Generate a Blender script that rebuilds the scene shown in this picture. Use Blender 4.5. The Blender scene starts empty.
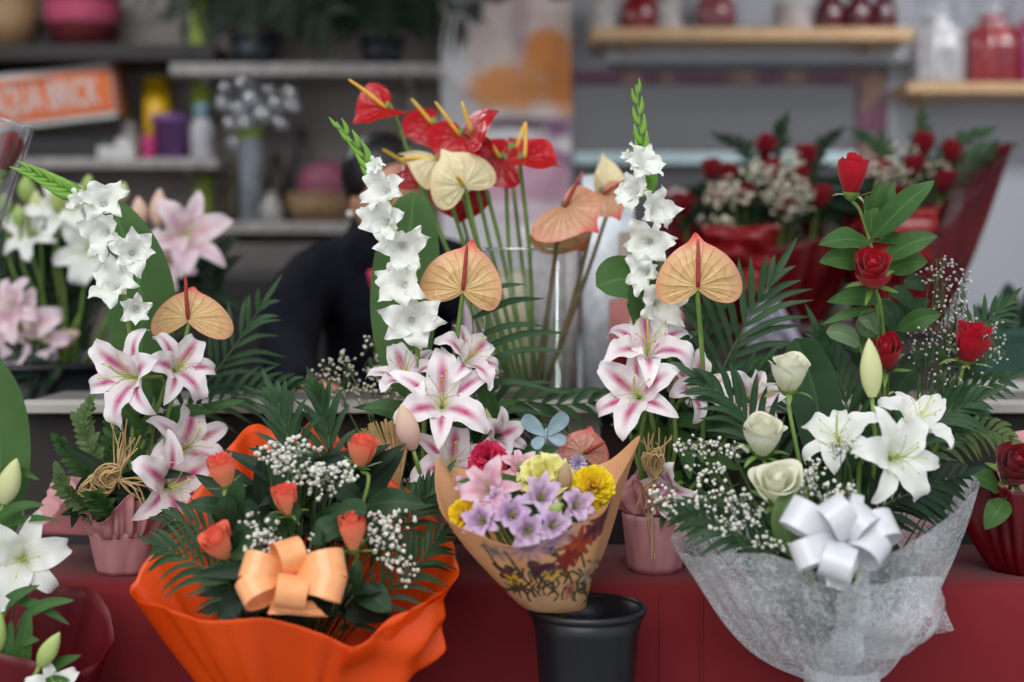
import bpy, bmesh, math
import numpy as np
from math import sin, cos, pi, radians as rad
rng = np.random.default_rng(11)
scn = bpy.context.scene
COL = scn.collection

# ------------------------------------------------------------------ camera
H = 1.35; FPX = 1024 * 50 / 36; PITCH = rad(3.0)
def P(px, py, Y):
    a = (px - 512) / FPX; b = (341 - py) / FPX
    dy = cos(PITCH) + b * sin(PITCH); dz = -sin(PITCH) + b * cos(PITCH)
    t = Y / dy
    return np.array([a * t, Y, H + dz * t])
def S(px, Y): return px / FPX * Y
cam_d = bpy.data.cameras.new('camera'); cam = bpy.data.objects.new('camera', cam_d); COL.objects.link(cam)
cam.location = (0, 0, H); cam.rotation_euler = (pi / 2 - PITCH, 0, 0)
cam_d.lens = 50; cam_d.sensor_width = 36; cam_d.clip_start = .05
cam_d.dof.use_dof = True; cam_d.dof.focus_distance = 2.02; cam_d.dof.aperture_fstop = 1.7
scn.camera = cam

# ------------------------------------------------------------------ helpers
def nrm(v):
    v = np.asarray(v, float); return v / (np.linalg.norm(v) + 1e-12)
def frame(z, up=(0, 0, 1), roll=0.):
    z = nrm(z); up = np.asarray(up, float)
    if abs(np.dot(z, nrm(up))) > .985: up = np.array([0., 1., 0.])
    y = nrm(up - z * np.dot(up, z)); x = np.cross(y, z)
    c, s = cos(roll), sin(roll)
    return np.stack([x * c + y * s, -x * s + y * c, z], 1)
def crv(pts, n, closed=False):
    p = np.asarray(pts, float)
    if len(p) == 2 and not closed:
        t = np.linspace(0, 1, n)[:, None]; return p[0] * (1 - t) + p[1] * t
    k = len(p)
    if closed: q = np.vstack([p[-1], p, p[0], p[1]]); segs = k
    else: q = np.vstack([2 * p[0] - p[1], p, 2 * p[-1] - p[-2]]); segs = k - 1
    ts = np.linspace(0, segs, n, endpoint=not closed)
    i = np.minimum(ts.astype(int), segs - 1); t = (ts - i)[:, None]
    a, b, c, d = q[i], q[i + 1], q[i + 2], q[i + 3]
    return .5 * (2 * b + (c - a) * t + (2 * a - 5 * b + 4 * c - d) * t * t + (3 * b - a - 3 * c + d) * t ** 3)
def ico(sub):
    bm = bmesh.new(); bmesh.ops.create_icosphere(bm, subdivisions=sub, radius=1)
    v = np.array([x.co[:] for x in bm.verts]); f = np.array([[x.index for x in q.verts] for q in bm.faces]); bm.free()
    return v, f
ICO = {k: ico(k) for k in (1, 2, 3)}

class MB:
    def __init__(s): s.v = []; s.f = []; s.uv = []; s.n = 0; s.col = []
    def add(s, co, faces, uv=None, col=None):
        co = np.asarray(co, float).reshape(-1, 3); s.v.append(co)
        s.uv.append(np.zeros((len(co), 2)) if uv is None else np.asarray(uv, float).reshape(-1, 2))
        s.col.append(np.ones((len(co), 3)) if col is None else np.asarray(col, float).reshape(-1, 3))
        s.f.extend((np.asarray(faces) + s.n).tolist()); s.n += len(co); return s
    def grid(s, co, wrap=False, uv=None, col=None):
        nv, nu = co.shape[:2]; idx = np.arange(nv * nu).reshape(nv, nu)
        if wrap: idx = np.concatenate([idx, idx[:, :1]], 1)
        f = np.stack([idx[:-1, :-1], idx[:-1, 1:], idx[1:, 1:], idx[1:, :-1]], -1).reshape(-1, 4)
        if uv is None:
            U, V = np.meshgrid(np.linspace(0, 1, nu), np.linspace(0, 1, nv)); uv = np.stack([U, V], -1)
        return s.add(co, f, uv, col)
    def tube(s, pts, r0, r1=None, seg=6, caps=True):
        p = np.asarray(pts, float); n = len(p)
        r = np.linspace(r0, r0 if r1 is None else r1, n) if np.isscalar(r0) else np.asarray(r0, float)
        t = np.gradient(p, axis=0); t /= np.linalg.norm(t, axis=1)[:, None] + 1e-12
        ref = np.array([0.31, .9, .2]) if abs(np.dot(nrm(p[-1] - p[0]), nrm([.31, .9, .2]))) < .9 else np.array([1., 0, 0])
        a = np.cross(t, ref); a /= np.linalg.norm(a, axis=1)[:, None] + 1e-12; b = np.cross(t, a)
        th = np.linspace(0, 2 * pi, seg, endpoint=False)
        co = p[:, None] + r[:, None, None] * (a[:, None] * np.cos(th)[None, :, None] + b[:, None] * np.sin(th)[None, :, None])
        k = s.n; s.grid(co, True)
        if caps: s.f.append(list(range(k + seg - 1, k - 1, -1))); s.f.append([k + (n - 1) * seg + i for i in range(seg)])
        return s
    def ball(s, c, r, sub=2, jit=0., M=None):
        v, f = ICO[sub]; q = v * np.asarray(r, float)
        if jit: q = q * (1 + rng.uniform(-jit, jit, (len(q), 1)))
        if M is not None: q = q @ np.asarray(M).T
        return s.add(q + np.asarray(c), f)
    def box(s, c, d, M=None):
        q = np.array([[x, y, z] for x in (-.5, .5) for y in (-.5, .5) for z in (-.5, .5)]) * np.asarray(d, float)
        if M is not None: q = q @ np.asarray(M).T
        return s.add(q + np.asarray(c, float), [[0, 1, 3, 2], [4, 6, 7, 5], [0, 4, 5, 1], [2, 3, 7, 6], [0, 2, 6, 4], [1, 5, 7, 3]])
    def lathe(s, prof, c, seg=40, M=None, caps=False, ripple=0, nrip=0):
        pr = np.asarray(prof, float); th = np.linspace(0, 2 * pi, seg, endpoint=False)
        rr = pr[:, 0][:, None] * (1 + ripple * np.sin(nrip * th)[None])
        co = np.stack([rr * np.cos(th), rr * np.sin(th), np.repeat(pr[:, 1][:, None], seg, 1)], -1)
        if M is not None: co = co @ np.asarray(M).T
        k = s.n; s.grid(co + np.asarray(c), True)
        if caps: s.f.append(list(range(k + seg - 1, k - 1, -1))); s.f.append([k + (len(pr) - 1) * seg + i for i in range(seg)])
        return s

OFF = {}
def mesh_obj(name, mb, mat, off, smooth=True, color=False):
    me = bpy.data.meshes.new(name)
    v = np.vstack(mb.v) - off
    me.from_pydata(v.tolist(), [], mb.f); me.update()
    vi = np.zeros(len(me.loops), int); me.loops.foreach_get('vertex_index', vi)
    uv = np.vstack(mb.uv)[vi]
    ul = me.uv_layers.new(name='UVMap'); ul.data.foreach_set('uv', uv.ravel())
    if color:
        c = np.hstack([np.vstack(mb.col), np.ones((mb.n, 1))])
        at = me.color_attributes.new('print', 'FLOAT_COLOR', 'POINT'); at.data.foreach_set('color', c.ravel())
    if smooth: me.polygons.foreach_set('use_smooth', [True] * len(me.polygons))
    if mat: me.materials.append(mat)
    o = bpy.data.objects.new(name, me); COL.objects.link(o); return o
def tag(o, label, cat, group=None, kind=None):
    if label: o['label'] = label
    if cat: o['category'] = cat
    if group: o['group'] = group
    if kind: o['kind'] = kind
    return o
def thing(name, label, cat, base, group=None):
    o = bpy.data.objects.new(name, None); COL.objects.link(o); o.empty_display_size = .02
    o.location = [float(x) for x in base]; OFF[o] = np.asarray(base, float); return tag(o, label, cat, group)
def part(name, mb, mat, parent, smooth=True, bevel=0, label=None, kind=None, color=False, solid=0):
    o = mesh_obj(name, mb, mat, OFF[parent], smooth, color); o.parent = parent; OFF[o] = OFF[parent]
    if label: o['label'] = label
    if kind: o['kind'] = kind
    if solid: md = o.modifiers.new('s', 'SOLIDIFY'); md.thickness = solid; md.offset = 0
    if bevel: md = o.modifiers.new('b', 'BEVEL'); md.width = bevel; md.segments = 2; md.limit_method = 'ANGLE'
    return o
def solo(name, mb, mat, label, cat, group=None, smooth=True, bevel=0, kind=None, solid=0):
    v = np.vstack(mb.v); base = np.array([v[:, 0].mean(), v[:, 1].mean(), v[:, 2].min()])
    o = mesh_obj(name, mb, mat, base, smooth); o.location = base.tolist(); OFF[o] = base
    if solid: md = o.modifiers.new('s', 'SOLIDIFY'); md.thickness = solid; md.offset = 0
    if bevel: md = o.modifiers.new('b', 'BEVEL'); md.width = bevel; md.segments = 2; md.limit_method = 'ANGLE'
    return tag(o, label, cat, group, kind)
def struct(name, mb, mat, label=None, smooth=False, bevel=0):
    return solo(name, mb, mat, label or name.replace('_', ' ') + ' of the flower stall interior', 'structure', None, smooth, bevel, 'structure')

# ------------------------------------------------------------------ materials
def lin(c):
    c = np.asarray(c, float) / 255; c = np.where(c <= .04045, c / 12.92, ((c + .055) / 1.055) ** 2.4); return (*c.tolist(), 1.)
class NT:
    def __init__(s, name):
        s.m = bpy.data.materials.new(name); s.m.use_nodes = True; s.t = s.m.node_tree; s.t.nodes.clear()
    def n(s, typ, **kw):
        nd = s.t.nodes.new(typ)
        for k, v in kw.items():
            if k.startswith('i_'): nd.inputs[k[2:].replace('_', ' ')].default_value = v
            else: setattr(nd, k, v)
        return nd
    def l(s, a, b): s.t.links.new(a, b)
    def math(s, op, a, b=None, c=None):
        nd = s.t.nodes.new('ShaderNodeMath'); nd.operation = op
        for i, x in enumerate((a, b, c)):
            if x is None: continue
            if isinstance(x, (int, float)): nd.inputs[i].default_value = x
            else: s.l(x, nd.inputs[i])
        return nd.outputs[0]
    def mix(s, fac, a, b):
        nd = s.t.nodes.new('ShaderNodeMix'); nd.data_type = 'RGBA'
        for sock, x in ((nd.inputs[0], fac), (nd.inputs[6], a), (nd.inputs[7], b)):
            if isinstance(x, (int, float)): sock.default_value = x
            elif isinstance(x, (tuple, list)): sock.default_value = x if len(x) == 4 else lin(x)
            else: s.l(x, sock)
        return nd.outputs[2]
    def uv(s):
        nd = s.n('ShaderNodeUVMap'); sp = s.n('ShaderNodeSeparateXYZ'); s.l(nd.outputs[0], sp.inputs[0]); return sp.outputs[0], sp.outputs[1]
    def noise(s, scale, detail=3, coord=None, dist=0):
        nd = s.n('ShaderNodeTexNoise'); nd.inputs['Scale'].default_value = scale; nd.inputs['Detail'].default_value = detail; nd.inputs['Distortion'].default_value = dist
        if coord is None:
            tc = s.n('ShaderNodeTexCoord'); s.l(tc.outputs['Object'], nd.inputs['Vector'])
        else: s.l(coord, nd.inputs['Vector'])
        return nd.outputs[0]
    def ramp(s, x, stops):
        nd = s.n('ShaderNodeValToRGB'); e = nd.color_ramp.elements
        while len(e) < len(stops): e.new(.5)
        for q, (p, c) in zip(e, stops): q.position = p; q.color = (c, c, c, 1) if isinstance(c, (int, float)) else lin(c)
        s.l(x, nd.inputs[0]); return nd.outputs[0]
    def out(s, col, rough=.5, tr=0., metal=0., spec=.5, alpha=1., trcol=None, bump=None, coat=0., sheen=0.):
        p = s.n('ShaderNodeBsdfPrincipled'); p.inputs['Roughness'].default_value = rough; p.inputs['Metallic'].default_value = metal
        p.inputs['Specular IOR Level'].default_value = spec; p.inputs['Coat Weight'].default_value = coat; p.inputs['Sheen Weight'].default_value = sheen
        def put(x, sock):
            if isinstance(x, (tuple, list)): sock.default_value = x if len(x) == 4 else lin(x)
            else: s.l(x, sock)
        put(col, p.inputs['Base Color'])
        if bump is not None:
            b = s.n('ShaderNodeBump'); b.inputs['Strength'].default_value = bump[1]; b.inputs['Distance'].default_value = bump[2] if len(bump) > 2 else .002
            s.l(bump[0], b.inputs['Height']); s.l(b.outputs[0], p.inputs['Normal'])
        sh = p.outputs[0]
        if tr:
            t = s.n('ShaderNodeBsdfTranslucent'); put(trcol if trcol is not None else col, t.inputs[0])
            mx = s.n('ShaderNodeMixShader'); mx.inputs[0].default_value = tr; s.l(sh, mx.inputs[1]); s.l(t.outputs[0], mx.inputs[2]); sh = mx.outputs[0]
        if not (isinstance(alpha, (int, float)) and alpha >= 1):
            t = s.n('ShaderNodeBsdfTransparent'); mx = s.n('ShaderNodeMixShader')
            if isinstance(alpha, (int, float)): mx.inputs[0].default_value = alpha
            else: s.l(alpha, mx.inputs[0])
            s.l(t.outputs[0], mx.inputs[1]); s.l(sh, mx.inputs[2]); sh = mx.outputs[0]
        o = s.n('ShaderNodeOutputMaterial'); s.l(sh, o.inputs[0]); return s.m
def mat(name, col, rough=.5, tr=0., var=.12, scale=25, col2=None, **kw):
    t = NT(name)
    if var <= 0 and col2 is None: return t.out(col, rough, tr, **kw)
    f = t.noise(scale)
    a = np.asarray(col, float); b = np.asarray(col2, float) if col2 is not None else np.clip(a * (1 + var), 0, 255)
    a2 = a if col2 is not None else a * (1 - var)
    return t.out(t.mix(t.ramp(f, [(.3, 0.), (.7, 1.)]), tuple(a2), tuple(b)), rough, tr, **kw)
def leafmat(name, a, b, rough=.42, tr=.18, ribs=0):
    t = NT(name); u, v = t.uv()
    d = t.math('ABSOLUTE', t.math('SUBTRACT', u, .5))
    mid = t.ramp(d, [(0.0, 1.), (.045, 0.)])
    c = t.mix(t.ramp(t.noise(18), [(.3, 0.), (.7, 1.)]), a, b)
    if ribs:
        w = t.math('SINE', t.math('MULTIPLY', u, ribs)); c = t.mix(t.math('MULTIPLY', t.math('ABSOLUTE', w), .25), c, tuple(np.asarray(b) * 1.25))
    c = t.mix(t.math('MULTIPLY', mid, .4), c, tuple(np.clip(np.asarray(b, float) * 1.5, 0, 255)))
    return t.out(c, rough + .08, tr, spec=.28, trcol=tuple(np.clip(np.asarray(b, float) * 1.5, 0, 255)))
def lilymat(name, white, pink, amt, edge):
    t = NT(name); u, v = t.uv()
    d = t.math('ABSOLUTE', t.math('SUBTRACT', u, .5))
    d = t.math('ADD', d, t.math('MULTIPLY', t.math('SUBTRACT', t.noise(70), .5), .10))
    st = t.math('MULTIPLY', t.ramp(d, [(.0, 1.), (.06, .85), (.22, 0.)]), t.ramp(v, [(.06, 0.), (.22, .8), (.5, 1.), (.84, 0.)]))
    st = t.math('MULTIPLY', st, amt)
    sp = t.math('MULTIPLY', t.ramp(t.noise(420, 1), [(.62, 0.), (.68, 1.)]), t.math('MULTIPLY', t.ramp(v, [(.1, 1.), (.5, 0.)]), amt * .5))
    c = t.mix(t.ramp(t.noise(22), [(.3, 0.), (.75, 1.)]), white, edge)
    c = t.mix(st, c, pink); c = t.mix(sp, c, tuple(np.asarray(pink) * .8))
    c = t.mix(t.ramp(v, [(.0, .85), (.16, 0.)]), c, (206, 214, 150))
    bu = t.math('SINE', t.math('MULTIPLY', u, 60.))
    return t.out(c, .5, .3, spec=.3, bump=(bu, .12, .001))
def spathemat(name, ctr, edge, vein, tip, veinamt, rough=.32, tr=.15, nv=26):
    t = NT(name); u, v = t.uv()   # u round the heart from the notch, v from the stalk outwards
    wob = t.math('MULTIPLY', t.math('SUBTRACT', t.noise(20), .5), .07)
    uu = t.math('ADD', u, t.math('ADD', wob, t.math('MULTIPLY', t.math('POWER', v, 2.0), .0)))
    w = t.math('ABSOLUTE', t.math('SINE', t.math('MULTIPLY', uu, pi * nv)))
    line = t.math('MULTIPLY', t.ramp(w, [(0., 1.), (.34, 0.)]), t.ramp(v, [(.05, 1.), (.8, .75), (.97, .15)]))
    ring = t.math('ABSOLUTE', t.math('SINE', t.math('ADD', t.math('MULTIPLY', v, 13.), t.math('MULTIPLY', t.noise(30), 6.))))
    line = t.math('MAXIMUM', line, t.math('MULTIPLY', t.ramp(ring, [(0., 1.), (.1, 0.)]), .45))
    c = t.mix(t.ramp(v, [(.2, 0.), (.80, .35), (.97, .8), (1., 1.)]), ctr, edge)
    c = t.mix(t.math('MULTIPLY', line, veinamt), c, vein)
    du = t.math('ABSOLUTE', t.math('SUBTRACT', u, .5))
    tp = t.math('MULTIPLY', t.ramp(du, [(0., 1.), (.085, 0.)]), t.ramp(v, [(.72, 0.), (.95, 1.)]))
    c = t.mix(tp, c, tip)
    return t.out(c, rough, tr, spec=.5, coat=.08, bump=(t.math('ADD', t.math('MULTIPLY', w, t.math('SUBTRACT', 1., v)), t.math('MULTIPLY', ring, .5)), .45, .003))

m_green = leafmat('leaf_green', (44, 78, 36), (70, 106, 52))
m_dark = leafmat('leaf_dark', (18, 38, 24), (32, 56, 34))
m_deep = leafmat('leaf_deep', (32, 58, 36), (54, 82, 50), ribs=0)
m_asp = leafmat('leaf_broad', (50, 82, 40), (72, 104, 54), rough=.45, ribs=70)
m_palm = leafmat('leaf_palm', (34, 62, 38), (58, 88, 54))
m_olive = leafmat('leaf_olive', (74, 98, 54), (104, 126, 78))
m_sage = leafmat('leaf_sage', (84, 110, 80), (112, 134, 100), rough=.6)
m_lime = mat('gladiolus_bud', (112, 168, 52), .5, .25, col2=(150, 196, 84))
m_stem = mat('stem_green', (92, 128, 58), .45, 0, col2=(126, 152, 74))
m_stemd = mat('stem_dark', (60, 84, 44), .5, 0, col2=(84, 104, 58))
m_stemb = mat('stem_brown', (104, 96, 56), .5, 0, col2=(126, 104, 68))
m_lily = lilymat('lily_pink', (255, 251, 252), (204, 52, 128), .98, (250, 238, 243))
m_lilyw = lilymat('lily_white', (252, 252, 248), (225, 228, 200), .35, (244, 246, 243))
m_lilyp = lilymat('lily_rose', (238, 190, 206), (226, 130, 166), .6, (240, 212, 220))
m_lilyq = lilymat('lily_pale_pink', (248, 230, 236), (224, 130, 170), .5, (240, 216, 226))
m_alst = lilymat('alstroemeria', (232, 206, 232), (160, 104, 172), .6, (212, 178, 218))
m_fila = mat('filament', (196, 206, 108), .45, .1)
m_anther = mat('anther', (200, 170, 84), .8, 0)
m_glad = mat('gladiolus_white', (253, 254, 250), .5, .3, col2=(246, 248, 240), scale=40)
m_budw = mat('lily_bud_white', (224, 226, 176), .45, .2, col2=(206, 214, 140), scale=14)
m_budg = mat('lily_bud_green', (150, 180, 92), .45, .15, col2=(190, 206, 130), scale=20)
m_budp = mat('lily_bud_pink', (240, 200, 194), .45, .25, col2=(226, 206, 160), scale=14)
m_sp_red = spathemat('spathe_red', (176, 8, 20), (186, 12, 26), (96, 2, 10), (160, 10, 18), .6, .30, .06)
m_sp_peach = spathemat('spathe_peach', (226, 194, 130), (224, 156, 122), (178, 76, 70), (220, 34, 56), .98)
m_sp_salmon = spathemat('spathe_salmon', (206, 158, 118), (222, 146, 122), (150, 72, 58), (226, 40, 60), .85)
m_sp_cream = spathemat('spathe_cream', (232, 220, 176), (236, 212, 168), (196, 178, 118), (232, 222, 170), .7)
m_sp_back = spathemat('spathe_brown', (180, 142, 96), (196, 140, 102), (148, 92, 60), (200, 70, 60), .5)
m_spx_y = mat('spadix_yellow', (232, 170, 40), .6, 0, col2=(238, 200, 90), scale=60)
m_spx_r = mat('spadix_red', (150, 48, 46), .6, 0, col2=(176, 70, 60), scale=120)
def rosemat(name, a, b, c2, rough=.5, tr=.2):
    t = NT(name); u, v = t.uv()
    col = t.mix(t.ramp(v, [(.1, 0.), (.8, 1.)]), a, b)
    col = t.mix(t.ramp(v, [(.86, 0.), (1., 1.)]), col, c2)
    col = t.mix(t.math('MULTIPLY', t.ramp(t.noise(45), [(.35, 0.), (.7, 1.)]), .25), col, tuple(np.asarray(a) * .82))
    return t.out(col, rough, tr, spec=.3, sheen=.15)
m_rred = rosemat('rose_red', (170, 6, 26), (196, 12, 38), (204, 22, 52))
m_rdeep = rosemat('rose_deep_red', (120, 6, 22), (150, 12, 34), (160, 16, 40))
m_ror = rosemat('rose_orange', (255, 172, 122), (255, 132, 98), (246, 84, 76), .5, .22)
m_rwh = rosemat('rose_white', (228, 230, 190), (240, 240, 222), (236, 234, 206), .5, .22)
m_carn = rosemat('carnation_magenta', (196, 14, 66), (214, 34, 88), (224, 60, 110))
m_carny = rosemat('carnation_yellow', (238, 226, 120), (246, 240, 150), (246, 242, 176))
m_mum = rosemat('chrysanthemum_yellow', (246, 200, 10), (255, 228, 30), (255, 236, 60))
m_gyp = mat('gypsophila_white', (240, 238, 228), .6, .2, var=.05)
m_gypd = mat('gypsophila_cream', (232, 224, 204), .6, .15, var=.08)
m_lim = mat('limonium_pale', (196, 190, 188), .6, .1, var=.1)
m_raf = mat('raffia_straw', (216, 186, 136), .7, .05, col2=(190, 156, 106), scale=60)
m_orange = mat('orange_wrap', (255, 98, 20), .36, .35, col2=(244, 86, 16), scale=6, spec=.5, trcol=(255, 108, 24))
m_pink = mat('pink_wrap', (240, 184, 186), .5, .35, col2=(226, 166, 170), scale=10, alpha=.95)
m_redwrap = mat('red_wrap', (112, 14, 26), .25, .2, col2=(92, 10, 20), scale=8, spec=.6)
def satin(name, a, b):
    t = NT(name); u, v = t.uv(); w = t.noise(1.); 
    return t.out(t.mix(t.ramp(t.noise(60), [(.3, 0.), (.7, 1.)]), a, b), .25, .08, spec=.8, sheen=.2)
m_bow_o = satin('orange_satin', (255, 182, 122), (250, 164, 100))
m_bow_w = satin('white_satin', (222, 222, 226), (210, 212, 218))
def nonwoven():
    t = NT('white_fibre_wrap'); tc = t.n('ShaderNodeTexCoord')
    nz = t.n('ShaderNodeTexNoise'); nz.inputs['Scale'].default_value = 45; t.l(tc.outputs['Object'], nz.inputs['Vector'])
    mp = t.n('ShaderNodeVectorMath', operation='MULTIPLY_ADD'); t.l(nz.outputs['Color'], mp.inputs[0]); mp.inputs[1].default_value = (.045, .045, .045); t.l(tc.outputs['Object'], mp.inputs[2])
    acc = None
    for sc, th, wd in ((34, .3, .030), (48, 2.1, .036), (66, 1.2, .045)):
        rt = t.n('ShaderNodeVectorRotate'); rt.inputs['Angle'].default_value = th; t.l(mp.outputs[0], rt.inputs['Vector'])
        vo = t.n('ShaderNodeTexVoronoi', feature='DISTANCE_TO_EDGE'); vo.inputs['Scale'].default_value = sc; t.l(rt.outputs[0], vo.inputs['Vector'])
        x = t.ramp(vo.outputs['Distance'], [(0., 1.), (wd, 0.)]); acc = x if acc is None else t.math('MAXIMUM', acc, x)
    cl = t.ramp(t.noise(11, 4), [(.40, .0), (.75, .34)])
    al = t.math('MINIMUM', t.math('ADD', t.math('ADD', t.math('MULTIPLY', acc, .50), .24), cl), .97)
    return t.out((234, 238, 243), .6, .25, alpha=al)
m_fibre = nonwoven()
def cloth():
    t = NT('red_cloth'); tc = t.n('ShaderNodeTexCoord')
    w1 = t.n('ShaderNodeTexWave'); w1.inputs['Scale'].default_value = 260; w1.bands_direction = 'X'; t.l(tc.outputs['Object'], w1.inputs[0])
    w2 = t.n('ShaderNodeTexWave'); w2.inputs['Scale'].default_value = 260; w2.bands_direction = 'Z'; t.l(tc.outputs['Object'], w2.inputs[0])
    c = t.mix(t.ramp(t.noise(3.5, 5), [(.3, 0.), (.7, 1.)]), (116, 27, 34), (130, 33, 40))
    return t.out(c, .75, 0, spec=.2, sheen=.1, bump=(t.math('ADD', w1.outputs[1], w2.outputs[1]), .25, .0006))
m_cloth = cloth()
def glass(name, tint, base=.02, edge=.35, rough=.02):
    t = NT(name); lw = t.n('ShaderNodeLayerWeight'); lw.inputs[0].default_value = .35
    g = t.n('ShaderNodeBsdfGlossy'); g.inputs['Roughness'].default_value = rough
    tr = t.n('ShaderNodeBsdfTransparent'); tr.inputs[0].default_value = lin(tint)
    f = t.math('MINIMUM', t.math('ADD', t.math('MULTIPLY', lw.outputs['Facing'], edge), base), 1.)
    mx = t.n('ShaderNodeMixShader'); t.l(f, mx.inputs[0]); t.l(tr.outputs[0], mx.inputs[1]); t.l(g.outputs[0], mx.inputs[2])
    o = t.n('ShaderNodeOutputMaterial'); t.l(mx.outputs[0], o.inputs[0]); return t.m
m_glass = glass('vase_glass', (252, 254, 254), .012, .22); m_water = glass('vase_water', (246, 250, 244), .005, .03)
m_cello = glass('cellophane', (250, 250, 252), .05, .35, .2)
def kraft():
    t = NT('printed_kraft'); a = t.n('ShaderNodeVertexColor'); a.layer_name = 'print'
    c = t.mix(t.math('MULTIPLY', t.ramp(t.noise(60), [(.3, 0.), (.7, 1.)]), .15), a.outputs[0], (170, 120, 84))
    return t.out(c, .45, .2, spec=.4)
m_kraft = kraft()
m_black = mat('black_plastic', (22, 23, 28), .35, 0, var=.05)
m_crys = glass('crystal', (235, 242, 246), .30, .8, .18)
m_wht = mat('white_paint', (196, 194, 190), .5, 0, col2=(182, 180, 178), scale=8)

# ------------------------------------------------------------------ plant shapes
def prof_lily(v): return np.sin(pi * np.power(v, .80)) ** .74 + .13 * (1 - v) ** 2
def prof_floret(v): return np.sin(pi * np.power(v, .90) * .985) ** .95 + .2 * (1 - v) ** 2
def prof_leaf(v): return 1.9 * np.power(v, .45) * np.power(1 - v, .75) + .04 * (1 - v)
def prof_broad(v): return 2.0 * np.power(v, .5) * np.power(1 - v, .5)
def prof_rose(v): return 1.02 * np.sin(pi * np.power(v, .82)) ** .8 + .03 * (1 - v)
def prof_blade(v): return (1 - v ** 3) * (.35 + .65 * np.minimum(v * 4, 1))
def petal(mb, M, o, az, L, W, t0, t1, prof=prof_lily, cup=.35, wave=.0, pw=1.2, r0=.003, nu=7, nv=11, tw=0., freq=3., rec=0.):
    v = np.linspace(0, 1, nv); th = t0 + (t1 - t0) * v ** pw + rec * v ** 4; ds = L / (nv - 1)
    thm = np.r_[0, (th[1:] + th[:-1]) / 2]
    r = r0 + np.r_[0, np.cumsum(np.sin(thm[1:]) * ds)]; z = np.r_[0, np.cumsum(np.cos(thm[1:]) * ds)]
    u = np.linspace(-1, 1, nu); w = W * prof(v); ph = rng.uniform(0, 6.28, 2)
    U, V = np.meshgrid(u, v); Wd = w[:, None]; T = th[:, None]
    d = cup * Wd * U ** 2 * (1 - .6 * V) + wave * W * np.abs(U) ** 1.5 * np.sin(freq * 2 * pi * V + np.where(U > 0, ph[0], ph[1])) * np.minimum(1, V * 3)
    rr = r[:, None] - np.cos(T) * d; zz = z[:, None] + np.sin(T) * d; tt = Wd * U + tw * r[:, None]
    er = np.array([cos(az), sin(az), 0]); et = np.array([-sin(az), cos(az), 0]); ez = np.array([0, 0, 1.])
    loc = rr[..., None] * er + tt[..., None] * et + zz[..., None] * ez
    mb.grid(loc @ M.T + o)
def leaf(mb, pts, W, n=(0, -1, .3), fold=.25, prof=prof_leaf, nv=10, nu=5, wave=0., twist=0.):
    c = crv(pts, nv); t = np.gradient(c, axis=0); t /= np.linalg.norm(t, axis=1)[:, None] + 1e-12
    s = np.cross(t, nrm(n)); s /= np.linalg.norm(s, axis=1)[:, None] + 1e-12; m = np.cross(s, t)
    v = np.linspace(0, 1, nv); u = np.linspace(-1, 1, nu); U, V = np.meshgrid(u, v)
    if twist:
        a = (twist * v)[:, None]; s, m = s * np.cos(a) + m * np.sin(a), m * np.cos(a) - s * np.sin(a)
    w = (W * prof(v))[:, None]; ph = rng.uniform(0, 6)
    d = fold * w * np.abs(U) + wave * W * np.sin(V * 14 + ph) * U ** 2
    mb.grid(c[:, None] + s[:, None] * (w * U)[..., None] + m[:, None] * d[..., None])
def jit(a): return rng.uniform(-a, a, 3)
def stem_pts(a, b, bow=.1, n=10, out=None):
    a = np.asarray(a, float); b = np.asarray(b, float); L = np.linalg.norm(b - a)
    m = a * .55 + b * .45 + jit(1) * L * bow * .4
    p = [a] + ([a + np.asarray(out) * L * .22] if out is not None else []) + [m, b]
    return crv(p, n)

def lily(label, px, py, Y, face, R, mt, base, roll=None, t=(34, 96), six=None, stamens=True, name='lily', Wk=.245, wave=.16, rec=62, group=None, over=None):
    """R: reach of the petals in pixels."""
    f = nrm((face[0], -1, face[1])); L = S(R, Y) * (1.22 if name == 'lily' else 1.14); roll = rng.uniform(0, 1) if roll is None else rad(roll)
    M = frame(f, roll=roll); c = P(px, py, Y) - f * L * .25; b = P(*base)
    o = thing(name, label, 'lily' if name == 'lily' else 'flower', b, group)
    for k in range(6):
        inner = k % 2 == 0; mb = MB()
        t1 = t[1] + rng.uniform(-20, 18) + (0 if inner else 10); t0 = t[0] + (0 if inner else 4)
        LL = L * rng.uniform(.94, 1.05)
        if over and k in over: t0, t1, q = over[k]; LL = L * q
        petal(mb, M, c + f * (.001 if inner else -.001), k * pi / 3 + rng.uniform(-.08, .08), LL, L * (Wk if inner else Wk * .7), rad(t0), rad(t1), wave=wave if inner else wave * .5, pw=1.4, nu=9, nv=17, rec=rad(rec * rng.uniform(.2, 2.2)), tw=rng.uniform(-.10, .10))
        part('petal', mb, mt, o)
    if stamens:
        mb = MB(); ma = MB()
        for k in range(6):
            a = k * pi / 3 + rng.uniform(-.15, .15); sp = .22 + .1 * rng.random()
            e = c + M @ np.array([cos(a) * L * sp, sin(a) * L * sp, L * .60]); m = c + M @ np.array([cos(a) * L * sp * .25, sin(a) * L * sp * .25, L * .35])
            mb.tube(crv([c, m, e], 7), L * .010, L * .006, 5)
            ma.ball(e, (L * .012, L * .012, L * .035), 1, M=frame(f + jit(.5)))
        e = c + M @ np.array([L * .1, L * .05, L * .72]); mb.tube(crv([c, c + f * L * .4, e], 6), L * .015, L * .011, 6); mb.ball(e, L * .024, 1)
        part('stamen', mb, m_fila, o); part('anther', ma, m_anther, o)
    mb = MB().tube(stem_pts(c, b, out=-f), .0035, .004, 7); part('stem', mb, m_stem, o)
    return o
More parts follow.
